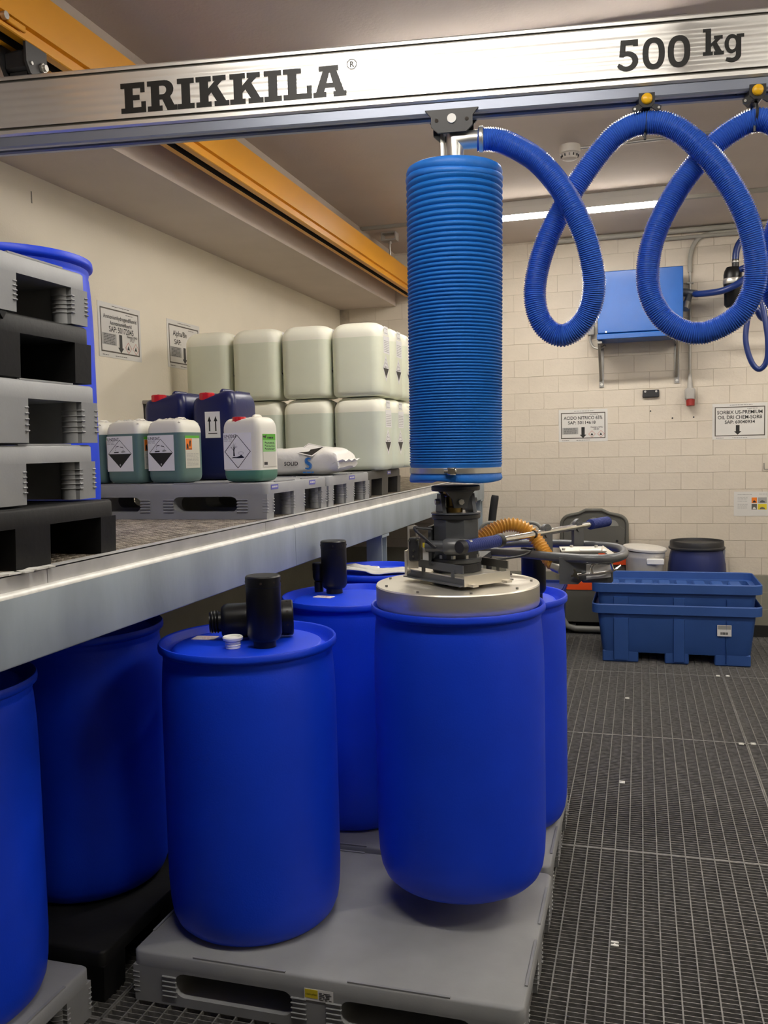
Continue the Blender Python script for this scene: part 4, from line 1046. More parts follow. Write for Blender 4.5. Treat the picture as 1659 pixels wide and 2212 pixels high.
G['k'] = (0.73, [(0,0),(.34,0),(.34,.12),(.28,.12),(.28,.28),(.34,.33),(.43,.12),(.38,.12),(.38,0),(.72,0),(.72,.12),(.65,.12),(.48,.42),(.60,.54),(.68,.54),(.68,.66),(.38,.66),(.38,.54),(.43,.54),(.28,.40),(.28,.92),(0,.92),(0,.80),(.09,.80),(.09,.12),(0,.12)], [])
G['g'] = (0.70, [(.05,-.24)]+arc(.28,-.05,.30,.25,-130,0,9)+[(.58,.54),(.68,.54),(.68,.66),(.42,.66),(.42,.60)]+arc(.26,.34,.25,.33,70,290,12)+[(.40,.08),(.40,-.04)]+arc(.27,-.03,.13,.12,0,-120,6)+[(.08,-.12)], [ell(.28,.335,.125,.20,2.2,16)])
def word(chars, s0, z0, hgt, scales=None):
    x = s0; fr = Frame(on(0, f_+0.0003, 0), BD, (0,0,1))
    for ch in chars:
        m = MB()
        adv, o, hs = G[ch]
        vs_, fs_ = fill2d([(a*hgt, b*hgt) for a, b in o], [[(a*hgt, b*hgt) for a, b in q] for q in hs])
        m.add([fr.p(x+a[0], z0+a[1], 0.0006) for a in vs_], fs_); x += adv*hgt
        m.build('letter', 'print_black', br, smooth=0)
word('ERIKKILA', -1.084, 2.8385, 0.0975)
word('500', 0.534, 2.8415, 0.0925)
word('kg', 0.786, 2.868, 0.085)
m = MB(); m.mesh2d(text2d('R', 0.024, 0.0005, 'CENTER'), Frame(on(0, f_+0.0003, 0), BD, (0,0,1)), 0.0006, 0, -0.2975, 2.926)
fr = Frame(on(0, f_+0.0003, 0), BD, (0,0,1)); m.ring2d(fr, arc(-0.2975,2.9345,0.0165,0.0165,0,360,24)[:-1], arc(-0.2975,2.9345,0.0142,0.0142,0,360,24)[:-1], 0.0006)
m.build('trademark_sign', 'print_black', br, smooth=0)

# yellow runway beam along the left side
xr = -1.985
rw = thing('runway_beam', (xr-0.055, 4.5, 3.10), 'yellow overhead runway beam running to the back wall', 'crane beam', world_parts=True)
prof = [(xr, 3.297), (xr, 3.153), (xr-0.016, 3.148), (xr-0.016, 3.118), (xr, 3.114), (xr, 3.103), (xr-0.004, 3.100), (xr-0.034, 3.100), (xr-0.034, 3.128), (xr-0.076, 3.128), (xr-0.076, 3.100), (xr-0.106, 3.100), (xr-0.11, 3.103), (xr-0.11, 3.114), (xr-0.094, 3.118), (xr-0.094, 3.148), (xr-0.11, 3.153), (xr-0.11, 3.297)]
k = len(prof); m = MB(); y0, y1 = 0.6, 8.02
m.add([(a, y0, b) for a, b in prof]+[(a, y1, b) for a, b in prof], [(i, (i+1) % k, k+(i+1) % k, k+i) for i in range(k)]+[tuple(range(k))[::-1], tuple(range(k, 2*k))])
for i in (7, 8, 9): m.m[i] = 1
m.build('beam_profile', ['yellow_paint', 'dark_slot'], rw, smooth=20)
for y in (7.30, 4.0, 0.9):      # threaded-rod hangers to the ceiling
    h_ = thing('beam_hanger', (xr-0.055, y, 3.297), 'grey ceiling bracket with threaded rod %s the yellow runway beam' % {7.30: 'at the far end of', 4.0: 'halfway along', 0.9: 'at the near end of'}[y], 'bracket', 'runway hangers', world_parts=True)
    MB().bb(xr-0.115, xr+0.015, y-0.05, y+0.05, ZC-0.012, ZC).bb(xr-0.115, xr-0.105, y-0.05, y+0.05, ZC-0.06, ZC-0.012).bb(xr+0.005, xr+0.015, y-0.05, y+0.05, ZC-0.06, ZC-0.012).bb(xr-0.115, xr+0.015, y-0.05, y+0.05, ZC-0.07, ZC-0.058).build('bracket', 'device_grey', h_, smooth=0)
    MB().cyl((xr-0.05, y, 3.29), (xr-0.05, y, ZC-0.06), 0.009, n=10).build('threaded_rod', 'zinc', h_)
    MB().cyl((xr-0.05, y, ZC-0.095), (xr-0.05, y, ZC-0.072), 0.018, n=6).cyl((xr-0.05, y, 3.298), (xr-0.05, y, 3.318), 0.018, n=6).build('nut', 'device_grey', h_)
# trolley joining the bridge to the runway
c_ = on(-1.445, 0, 0)
tr = thing('runway_trolley', (c_.x, c_.y, 3.0), 'black trolley block hanging the bridge beam under the yellow runway', 'trolley', world_parts=True)
RB = rotz(0)
yt = c_.y
out = [(-0.055, 0.10), (0.055, 0.10), (0.055, 0.035), (0.035, 0.0), (-0.035, 0.0), (-0.055, 0.035)]
fr = Frame((xr-0.008, yt, 3.002), (0,1,0), (0,0,1)); MB().prism(out, fr, -0.004, 0.006).build('side_plate', 'black_satin', tr)
fr = Frame((xr-0.106, yt, 3.002), (0,1,0), (0,0,1)); MB().prism(out, fr, -0.004, 0.006).build('side_plate', 'black_satin', tr)
MB().cbox((xr-0.055, yt, 3.05), (0.10, 0.085, 0.07), 0.01).build('block', 'black_satin', tr)
MB().cyl((xr-0.004, yt+0.028, 3.04), (xr+0.006, yt+0.028, 3.04), 0.017, n=6).cyl((xr+0.006, yt+0.028, 3.04), (xr+0.016, yt+0.028, 3.04), 0.011, n=12).cyl((xr-0.004, yt-0.03, 3.036), (xr+0.003, yt-0.03, 3.036), 0.006, n=10).build('bolt', 'zinc', tr)
MB().bb(xr-0.09, xr-0.02, yt-0.03, yt+0.03, 2.994, 3.02).build('hanger_pin', 'black_satin', tr)
m = MB().cbox((xr-0.002, yt-0.10, 3.133), (0.012, 0.09, 0.022), 0.003); m.build('stop_clamp', 'yellow_paint', tr)
MB().cyl((xr-0.004, yt-0.16, 3.134), (xr+0.012, yt-0.16, 3.134), 0.013, n=10).build('bolt', 'zinc', tr)

# ================================================================ VACUUM TUBE LIFTER
AX, AY = -0.590, 2.862
TT, TB = Vector((-0.577, 2.866, 2.600)), Vector((-0.5885, 2.862, 1.585))
lf = thing('vacuum_lifter', (AX, AY, 1.18), 'vacuum tube lifter with ribbed bright blue tube, grey head and round steel suction lid', 'lifter', world_parts=True)
# ribbed tube
ax = (TB-TT); LEN = ax.length
m = MB(); prof = []
s_ = 0.050; p_ = 0.0222; R_o = 0.1565
while s_ < LEN-0.062:
    f0 = s_/LEN; R = R_o-0.004*f0; dp = 0.0065-0.0030*f0
    prof += [(R-dp, s_), (R-dp*0.35, s_+p_*0.22), (R, s_+p_*0.42), (R, s_+p_*0.58), (R-dp*0.35, s_+p_*0.78)]
    s_ += p_; p_ = 0.0084+0.0138*(1-s_/LEN)**2.3
prof.append((prof[-1][0]-0.003, s_))
m.lathe(prof, 72, TT, axis=ax); m.build('ribbed_tube', 'tube_blue', lf, 50)
m = MB(); m.lathe([(0.0,0.004),(0.10,0.0),(0.142,0.002),(0.152,0.008),(0.156,0.020),(0.155,0.030),(0.152,0.034),(0.158,0.042),(0.156,0.052),(0.150,0.056)], 72, TT, axis=ax)
for i, v_ in enumerate(m.v):
    a_ = math.atan2(v_[1]-TT.y, v_[0]-TT.x); m.v[i] = (v_[0], v_[1], v_[2]+0.006*math.sin(a_*2+0.6)*(1 if v_[2] < 2.575 else 0.3))
m.build('top_cuff', 'tube_blue_smooth', lf, 60)
m = MB(); e_ = LEN; m.lathe([(0.146,e_-0.066),(0.153,e_-0.060),(0.150,e_-0.050),(0.1495,e_-0.046),(0.149,e_-0.028),(0.152,e_-0.020),(0.154,e_-0.008),(0.150,e_-0.002),(0.08,e_)], 72, TT, axis=ax)
for i, v_ in enumerate(m.v):
    if v_[2] < 1.598: a_ = math.atan2(v_[1]-TB.y, v_[0]-TB.x); m.v[i] = (v_[0], v_[1], v_[2]+0.004*math.sin(a_*3+1.0))
m.build('bottom_cuff', 'tube_blue_smooth', lf, 60)
hcl = MB().lathe([(0.1505,e_-0.048),(0.153,e_-0.046),(0.153,e_-0.030),(0.1505,e_-0.028)], 72, TT, axis=ax).build('hose_clamp', 'zinc', lf)
MB().cbox((AX+0.022, AY-0.158, 1.6235), (0.030, 0.016, 0.024), 0.003).cyl((AX-0.002, AY-0.160, 1.6235), (AX+0.010, AY-0.160, 1.6235), 0.007, n=8).build('clamp_screw', 'chrome', hcl)
# suspension at the top: trolley plate, elbow
tp = thing('tube_trolley', tuple(on(0.02, 0, 2.70)), 'black trolley plate with a white disc carrying the lifting tube under the beam', 'trolley', world_parts=True)
fr = Frame(on(0.02, 0.0, 2.70), BD, (0,0,1))
out = [(-0.066, 0.020), (-0.045, 0.0), (0.045, 0.0), (0.066, 0.020), (0.066, 0.050), (0.085, 0.072), (-0.085, 0.072), (-0.066, 0.050)]
MB().prism(out, fr, 0.038, 0.048).build('front_plate', 'black_satin', tp)
MB().prism(out, fr, -0.048, -0.038).build('rear_plate', 'black_satin', tp)
MB().cyl(on(0.02,0.048,2.742), on(0.02,0.052,2.742), 0.0145, n=20).build('white_disc', 'cap_white', tp)
m = MB()
for q in (-0.048, 0.048): m.cyl(on(0.02+q,0.048,2.738), on(0.02+q,0.0495,2.738), 0.006, n=10)
m.build('bolt_hole', 'dark_slot', tp)
m = MB().cyl(on(0.02,-0.04,2.742), on(0.02,0.04,2.742), 0.012, n=12)
for q in (-0.03, 0.07): m.cyl(on(q,-0.036,2.772), on(q,0.036,2.772), 0.014, n=14)
m.build('wheel_axle', 'black_satin', tp)
m = MB(); r_ = 0.0285; base = TT+Vector((0.004,0,0.0)); zt2 = 2.686; dd = BD
P_ = [base, Vector((base.x, base.y, zt2-0.012))]
m.cyl(P_[0], P_[1], r_, n=24, caps=False)
m.lathe([(r_,0),(r_,0.03)], 24, P_[1], axis=(0,0,1))
E1 = Vector((base.x, base.y, zt2)); E2 = E1+dd*0.092
# mitred elbow: sweep with two rings at the joint
nn = 24; rings = []
for (pt, tdir) in ((Vector((base.x,base.y,zt2-0.045)), Vector((0,0,1))), (E1, None), (E1+dd*0.045, dd), (E2, dd)):
    ring = []
    for i in range(nn):
        a_ = 2*math.pi*i/nn; side = BN*math.cos(a_)*r_
        if tdir is None: q = side + (dd*-1+Vector((0,0,1)))*(math.sin(a_)*r_)
        elif abs(tdir.z) > 0.5: q = side + dd*(-math.sin(a_)*r_)
        else: q = side + Vector((0,0,1))*(math.sin(a_)*r_)
        ring.append(pt+q)
    rings.append(ring)
m = MB(); m.v = [tuple(p) for r in rings for p in r]
for j in range(3):
    for i in range(nn): m.f.append((j*nn+i, j*nn+(i+1)%nn, (j+1)*nn+(i+1)%nn, (j+1)*nn+i)); m.m.append(0)
m.cyl(base, Vector((base.x,base.y,zt2-0.04)), r_, n=24, caps=False)
m.build('elbow_pipe', 'zinc', lf, 30)
MB().cyl(E1+Vector((0,0,0.02)), on(0.02,0,2.742), 0.010, n=10).bb(base.x-0.045, base.x-0.035, base.y-0.012, base.y+0.012, 2.62, 2.715).bb(base.x-0.045, base.x+0.03, base.y-0.012, base.y+0.012, 2.708, 2.718).build('suspension_strap', 'zinc', lf)

# lift head, bottom up
def disc(m, r, z0, z1, mi=0, n=40, c=0.003): m.lathe([(0,z0),(r-c,z0),(r,z0+c),(r,z1-c),(r-c,z1),(0,z1)], n, (AX,AY,0), mi)
LZ = 1.247
m = MB(); m.lathe([(0.255,1.176),(0.270,1.178),(0.2725,1.184),(0.2725,LZ-0.004),(0.270,LZ),(0.0,LZ)], 96, (AX,AY,0)); sl_ = m.build('suction_lid', 'steel_plate', lf, 30)
m = MB()
for i in range(9):
    a_ = 2*math.pi*i/9+0.2; x, y = AX+0.246*math.cos(a_), AY+0.246*math.sin(a_)
    MB().cyl((x,y,LZ), (x,y,LZ+0.006), 0.0045, n=8).build('lid_bolt', 'steel_dark', sl_)
m = MB(); disc(m, 0.081, LZ, LZ+0.036); m.build('rubber_seat', 'black_satin', lf)
# skewed steel quick-change frame
q_ = Vector((0.269, -0.227, 0)).normalized(); w_ = Vector((q_.y*-1, q_.x, 0))     # along the long rail; across
cA = Vector((-0.700, 2.925, 0)) ; cA = Vector((AX,AY,0)) 
RQ = Matrix((( q_.x, w_.x, 0), (q_.y, w_.y, 0), (0, 0, 1)))
def rail(side):
    m = MB(); o = cA + w_*(side*0.095)
    for (a0,a1,dz0,dz1,dw) in ((-0.155, 0.155, 1.262, 1.267, 0.0), ):
        pass
    m.box(o+Vector((0,0,1.272)), (0.31, 0.004, 0.022), 0, RQ)
    m.box(o+w_*(side*0.008)+Vector((0,0,1.262)), (0.31, 0.018, 0.004), 0, RQ)
    m.box(o+w_*(side*-0.002)+Vector((0,0,1.312)), (0.30, 0.004, 0.026), 0, RQ)
    for a_ in (-0.148, -0.06, 0.10): m.box(o+q_*a_+Vector((0,0,1.292)), (0.016, 0.004, 0.03), 0, RQ)
    return m
rail(-1).build('rail', 'frame_grey', lf); rail(1).build('rail', 'steel_dark', lf)
m = MB(); m.box(cA+Vector((0,0,1.284)), (0.31, 0.19, 0.006), 0, RQ); m.box(cA+q_*0.155+Vector((0,0,1.276)), (0.005, 0.19, 0.034), 0, RQ); m.box(cA-q_*0.155+Vector((0,0,1.276)), (0.005, 0.19, 0.034), 0, RQ)
for s2 in (-0.07, 0.07): m.box(cA+q_*0.168+w_*s2+Vector((0,0,1.263)), (0.03, 0.022, 0.008), 0, RQ)
m.build('slide_plate', 'steel_plate', lf)
m = MB(); disc(m, 0.081, 1.287, 1.318); m.build('rubber_ring', 'black_satin', lf)
m = MB(); disc(m, 0.083, 1.318, 1.334); lfl = m.build('lower_flange', 'frame_grey', lf)
for i in range(10):
    a_ = 2*math.pi*i/10+0.35; x, y = AX+0.069*math.cos(a_), AY+0.069*math.sin(a_)
    MB().cyl((x,y,1.334), (x,y,1.345), 0.0085, n=6).build('flange_bolt', 'zinc', lfl)
m = MB()      # octagonal housing
oc = [(0.078*math.cos(math.pi/8+math.pi/4*i+0.15), 0.078*math.sin(math.pi/8+math.pi/4*i+0.15)) for i in range(8)]
m.prism(oc, Frame((AX,AY,0),(1,0,0),(0,1,0)), 1.334, 1.464); m.build('valve_housing', 'head_grey', lf)
m = MB(); disc(m, 0.081, 1.462, 1.478); m.build('swivel_ring', 'black_satin', lf)
m = MB(); disc(m, 0.084, 1.478, 1.484); m.build('swivel_plate', 'frame_grey', lf)
# universal joint between swivel and tube
for sg, a_ in ((-1, 0.5), (1, 0.5)):
    d_ = Vector((math.cos(a_), math.sin(a_), 0))*sg; n_ = Vector((-d_.y, d_.x, 0))
    fr = Frame(Vector((AX,AY,0))+d_*0.052, n_, (0,0,1))
    m = MB(); m.prism([(-0.045,1.484),(0.045,1.484),(0.03,1.52),(0.022,1.545),(-0.022,1.545),(-0.03,1.52)], fr, -0.006, 0.006); jc = m.build('joint_cheek', 'head_grey', lf)
    p_ = Vector((AX,AY,1.52))+d_*0.058; MB().cyl(p_, p_+d_*0.014, 0.010, n=6).build('joint_bolt', 'zinc', jc)
    fr = Frame(Vector((AX,AY,0))+n_*0.048, d_, (0,0,1))
    m = MB(); m.prism([(-0.05,1.556),(0.05,1.556),(0.028,1.53),(0.022,1.50),(-0.022,1.50),(-0.028,1.53)], fr, -0.006, 0.006); jc = m.build('joint_cheek', 'frame_grey', lf)
    p_ = Vector((AX,AY,1.52))+n_*0.054; MB().cyl(p_, p_+n_*0.012, 0.010, n=6).build('joint_bolt', 'zinc', jc)
MB().lathe([(0.0,1.484),(0.032,1.484),(0.032,1.50),(0.024,1.505),(0.024,1.535),(0.032,1.54),(0.032,1.556)], 24, (AX-0.008,AY-0.01,0)).build('joint_core', 'brass', lf)
m = MB(); disc(m, 0.081, 1.555, 1.572); m.build('tube_flange', 'black_satin', lf)
# left upright bracket with black block and tag
pL = Vector((-0.735, 2.82, 0))
m = MB(); fr = Frame((-0.748, 2.815, 0), (0.35, 0.94, 0), (0,0,1)); fr2 = Frame((-0.742, 2.80, 0), (1, 0.1, 0), (0,0,1))
o = [(0.0,1.30),(0.034,1.30),(0.034,1.44),(0.022,1.445),(0.0,1.44)]
m.plate(o, [[(0.006,1.36),(0.028,1.36),(0.028,1.432),(0.006,1.432)]], fr2, -0.002, 0.002)
m.bb(-0.752, -0.745, 2.79, 2.84, 1.28, 1.36); m.build('upright_bracket', 'steel_plate', lf, 0)
lbk = MB().cbox((-0.718, 2.80, 1.365), (0.036, 0.030, 0.078), 0.004).build('latch_block', 'black_satin', lf)
m = MB()
for (x, z) in ((-0.732,1.395),(-0.705,1.397),(-0.718,1.362),(-0.719,1.343)): m.cyl((x,2.785,z),(x,2.778,z),0.004,n=8)
m.build('latch_bolt', 'chrome', lbk)
m = MB(); fr3 = Frame((-0.700, 2.835, 1.318), (1,0.05,0), (0,0,1)); m.rect(fr3, 0, 0.028, 0, 0.062, 0.001, 0); m.prism([(0,0.05),(0.014,0.042),(0.028,0.044),(0.028,0.064),(0,0.064)], fr3, 0.0008, 0.0015, 1)
m.build('yellow_tag', ['label_white', 'label_yellow'], lf, 0)
MB().bb(-0.672, -0.662, 2.80, 2.90, 1.31, 1.44).build('side_plate', 'head_grey', lf)
MB().tube(spline([(-0.655, 2.79, 1.432), (-0.70, 2.78, 1.437), (-0.712, 2.775, 1.438), (-0.70, 2.765, 1.425), (-0.66, 2.755, 1.395), (-0.635, 2.75, 1.375)], 6), 0.0045, 8).build('control_cable', 'black_satin', lf)
# arm to the handle
MB().cyl((-0.672, 2.775, 1.378), (-0.60, 2.765, 1.378), 0.019, n=20).build('arm_tube', 'head_grey', lf)
m = MB().lathe([(0,0),(0.022,0),(0.026,0.006),(0.026,0.05),(0.022,0.056),(0,0.056)], 20, (-0.612,2.765,1.378), axis=(1,0.02,0)); m.cbox((-0.56, 2.775, 1.392), (0.085, 0.035, 0.016), 0.004, 1)
m.build('arm_joint', ['frame_grey', 'zinc'], lf)
# control bar with two blue grips
H0, H1 = Vector((-0.548, 2.735, 1.380)), Vector((-0.125, 3.555, 1.392)); hd = (H1-H0).normalized()
Lh = (H1-H0).length
cbar = MB().cyl(H0+hd*0.03, H1-hd*0.02, 0.0115, n=18).build('control_bar', 'chrome', lf)
for a0, a1, R0, R1 in ((0.012, 0.195, 0.0205, 0.0205), (Lh-0.135, Lh, 0.020, 0.0185)):
    m = MB(); pf_ = [(0.011,a0),(R0,a0+0.004)]; q = a0+0.008
    while q < a1-0.006: pf_ += [(R0,q),(R0-0.0014,q+0.003),(R0,q+0.006)]; q += 0.010
    pf_ += [(R1,a1-0.003),(0.008,a1)]
    m.lathe(pf_, 24, H0, axis=hd); m.build('grip', 'grip_blue', cbar, 40)
MB().lathe([(0,-0.012),(0.019,-0.012),(0.0235,-0.006),(0.0235,0.008),(0.020,0.012)], 24, H0, axis=hd).build('grip_end', 'black_satin', cbar)
MB().lathe([(0.021,0.192),(0.0235,0.196),(0.0235,0.212),(0.012,0.218)], 24, H0, axis=hd).build('grip_collar', 'black_satin', cbar)
# loop frame
loop = spline([(-0.635,3.16,1.316),(-0.524,3.155,1.316),(-0.40,3.108,1.315),(-0.28,3.032,1.315),(-0.16,2.985,1.315),(-0.085,3.02,1.315),(-0.055,3.14,1.315),(-0.085,3.32,1.315),(-0.211,3.415,1.315),(-0.373,3.445,1.315),(-0.50,3.42,1.316),(-0.61,3.30,1.316)], 8, closed=True)
MB().tube(loop, 0.0155, 16, closed=True).build('loop_frame', 'frame_grey', lf, 60)
for s2, yb, xb in ((0.485, 3.02, -0.365), (0.70, 3.385, -0.27)):
    c2 = H0+hd*s2
    fr = Frame(c2, Vector((hd.x, hd.y, 0)), (0,0,1)); 
    m = MB(); m.prism([(-0.034,-0.075),(0.034,-0.075),(0.034,0.002)]+arc(0,0.004,0.030,0.026,0,180,8)+[(-0.034,0.002)], fr, -0.006, 0.006); bbk = m.build('bar_bracket', 'frame_grey', lf, 40)
    MB().cyl(c2-hd*0.0+fr.n*0.006, c2+fr.n*0.010, 0.019, n=18).build('bracket_boss', 'frame_grey', bbk)
MB().bb(-0.63, -0.52, 2.92, 3.19, 1.300, 1.320).build('loop_mount', 'head_grey', lf)
MB().lathe([(0.0115,0.405),(0.0145,0.406),(0.0145,0.412),(0.0115,0.413)], 20, H0, axis=hd).build('cable_tie', 'black_satin', cbar)
MB().tube(spline([H0+hd*0.41+Vector((0,0,-0.012)), H0+hd*0.42+Vector((0.004,0,-0.04)), H0+hd*0.38+Vector((-0.01,-0.01,-0.066)), H0+hd*0.30+Vector((-0.03,0,-0.072)), H0+hd*0.22+Vector((-0.05,0.02,-0.07))], 6), 0.004, 8).build('control_cable', 'black_satin', lf)
# valve box hanging in the loop
fr = Frame((-0.221, 3.002, 1.272), (1, 0.06, 0), (0,0,1))
m = MB(); m.prism([(-0.044,-0.046),(0.018,-0.046),(0.044,-0.020),(0.044,0.022),(0.026,0.045),(-0.044,0.045)], fr, -0.006, 0.0); vpl = m.build('valve_plate', 'frame_grey', lf, 0)
vbx = MB().cbox((-0.145, 3.085, 1.268), (0.105, 0.15, 0.075), 0.006, 0, rotz(0.06)).build('valve_box', 'frame_grey', lf)
fr = Frame((-0.188, 3.005, 1.268), (1,0.06,0), (0,0,1)); m = MB(); m.prism([(0.012,-0.025),(0.092,-0.016),(0.092,0.026),(0.012,0.026)], fr, 0.004, 0.0065); m.build('valve_label', 'cap_white', vbx, 0)
m = MB(); m.box((-0.195, 3.11, 1.333), (0.15, 0.14, 0.004), 0, rotz(0.15)); m.box((-0.105, 3.12, 1.320), (0.06, 0.13, 0.004), 0, Matrix.Rotation(0.6, 3, 'Y')); tcv = m.build('top_cover', 'steel_plate', lf, 0)
m = MB(); m.box((-0.165, 3.06, 1.3362), (0.07, 0.032, 0.0015), 0, rotz(0.15)); m.build('sticker', 'label_white', tcv, 0)
for (x, y) in ((-0.255, 3.06), (-0.235, 3.15), (-0.15, 3.155)): MB().cyl((x,y,1.335),(x,y,1.342),0.006,n=8).build('cover_bolt', 'zinc', tcv)
c3 = Vector((-0.208, 2.995, 1.262)); m = MB().cyl(c3, c3+Vector((0.0,-0.008,0)), 0.010, n=16)
for q in range(4): m.box(c3+Vector((0.013*math.cos(q*1.57+0.4),-0.005,0.013*math.sin(q*1.57+0.4))), (0.011,0.004,0.006), 0, Matrix.Rotation(-(q*1.57+0.4), 3, 'Y'))
m.build('clevis_pin', 'chrome', vpl)
MB().tube(spline([c3+Vector((0.005,-0.01,-0.003)), (-0.17,2.985,1.263), (-0.12,2.99,1.268), (-0.085,3.0,1.278), (-0.065,3.015,1.290)], 6), 0.0055, 8).tube(spline([(-0.155,2.985,1.264),(-0.158,2.985,1.285),(-0.15,2.985,1.297),(-0.138,2.99,1.302)], 5), 0.005, 8).tube([(-0.095,2.99,1.300),(-0.088,2.995,1.278)], 0.004, 8).build('trigger_lever', 'chrome', vpl)
# orange spiral hose
op = spline([(-0.565,3.02,1.362),(-0.525,3.055,1.390),(-0.480,3.085,1.413),(-0.432,3.105,1.419),(-0.385,3.12,1.398),(-0.350,3.11,1.360),(-0.325,3.09,1.325),(-0.305,3.07,1.300),(-0.288,3.055,1.285)], 12)
op = resample(op, 0.0024); rr = [0.0225+0.0035*math.cos(2*math.pi*i/5) for i in range(len(op))]
sph = MB().tube(op, rr, 20).build('spiral_hose', 'orange_hose', lf, 60)
MB().cyl(op[-1], op[-1]+Vector((0.028,-0.012,-0.010)), 0.023, n=20).build('hose_spigot', 'zinc', sph)

# ================================================================ AIR HOSE ON TROLLEYS
hp = [(-0.500,2.880,2.686),(-0.445,2.887,2.681),(-0.387,2.885,2.654),(-0.308,2.880,2.595),(-0.237,2.874,2.503),(-0.18,2.875,2.391),(-0.149,2.89,2.288),(-0.141,2.915,2.185),(-0.172,2.94,2.099),(-0.241,2.955,2.055),(-0.303,2.955,2.09),(-0.331,2.95,2.173),(-0.321,2.953,2.275),(-0.281,2.96,2.39),(-0.208,2.962,2.516),(-0.115,2.957,2.634),(-0.051,2.951,2.684),
      (0.019,2.949,2.698),(0.095,2.945,2.677),(0.178,2.943,2.604),(0.254,2.94,2.5),(0.312,2.945,2.383),(0.341,2.96,2.269),(0.339,2.975,2.169),(0.29,2.99,2.086),(0.186,3.005,2.043),(0.091,3.008,2.08),(0.036,3.005,2.162),(0.025,3.005,2.264),(0.051,3.008,2.378),(0.116,3.015,2.502),(0.192,3.017,2.596),(0.26,3.012,2.652),(0.343,3.002,2.684),
      (0.408,2.995,2.655),(0.480,2.99,2.576),(0.56,2.985,2.46),(0.62,2.985,2.33),(0.65,3.0,2.22),(0.64,3.02,2.12),(0.56,3.04,2.06),(0.46,3.05,2.08),(0.40,3.05,2.17),(0.40,3.055,2.28),(0.43,3.06,2.40),(0.50,3.06,2.52),(0.60,3.05,2.63),(0.70,3.045,2.69)]
pp = resample(spline(hp, 14), 0.0016)
rr = [0.0352+(0.0024, 0.0, -0.0024, 0.0)[i % 4] for i in range(len(pp))]
ah = MB().tube(pp, rr, 20).build('air_hose', 'hose_blue', None, 60)
tag(ah, 'corrugated blue air hose hanging in big loops under the aluminium beam', 'hose')
MB().lathe([(0.0385,0),(0.040,0.002),(0.040,0.012),(0.0385,0.014)], 28, Vector(pp[2]), axis=BD).build('hose_clamp', 'zinc', ah)
def hose_trolley(s, label):
    t = thing('hose_trolley', tuple(on(s, 0, 2.735)), label, 'trolley', 'hose trolleys', world_parts=True)
    fr = Frame(on(s, 0, 0), BD, (0,0,1))
    MB().prism([(-0.024,2.775),(-0.024,2.745),(-0.012,2.732),(0.012,2.732),(0.024,2.745),(0.024,2.775)], fr, -0.03, 0.044).build('block', 'black_satin', t)
    MB().prism([(-0.030,2.741),(-0.044,2.734),(-0.042,2.722),(-0.028,2.722),(-0.012,2.733),(0.012,2.733),(0.028,2.722),(0.042,2.722),(0.044,2.734),(0.030,2.741)], fr, 0.036, 0.042).build('lug_plate', 'black_satin', t)
    m = MB()
    for q in (-0.036, 0.036): m.cyl(on(s+q,0.042,2.729), on(s+q,0.044,2.729), 0.004, n=8)
    m.build('rivet', 'zinc', t)
    m = MB().lathe([(0.0,0.007),(0.012,0.0065),(0.016,0.003),(0.017,-0.002)], 24, on(s,0.046,2.757), axis=BN); m.build('yellow_wheel', 'hanger_yellow', t)
    m = MB()
    for q in (-0.045, 0.045): m.cyl(on(s+q,-0.012,2.775), on(s+q,0.035,2.775), 0.009, n=10)
    m.build('track_wheel', 'black_satin', t)
    c0 = on(s, 0, 2.698); m = MB(); m.lathe([(0.0375,-0.004),(0.0395,-0.004),(0.0395,0.004),(0.0375,0.004)], 28, c0, axis=BD); m.box(c0+Vector((0,0,0.039)), (0.02,0.03,0.012)); m.cyl(c0+Vector((0,-0.02,-0.036)), c0+Vector((0,-0.022,-0.056)), 0.004, n=8)
    m.build('strap', 'black_satin', t)
hose_trolley(0.622, 'hose trolley with yellow wheel nearest to the lifting tube')
hose_trolley(0.948, 'hose trolley with yellow wheel at the right edge of the picture')

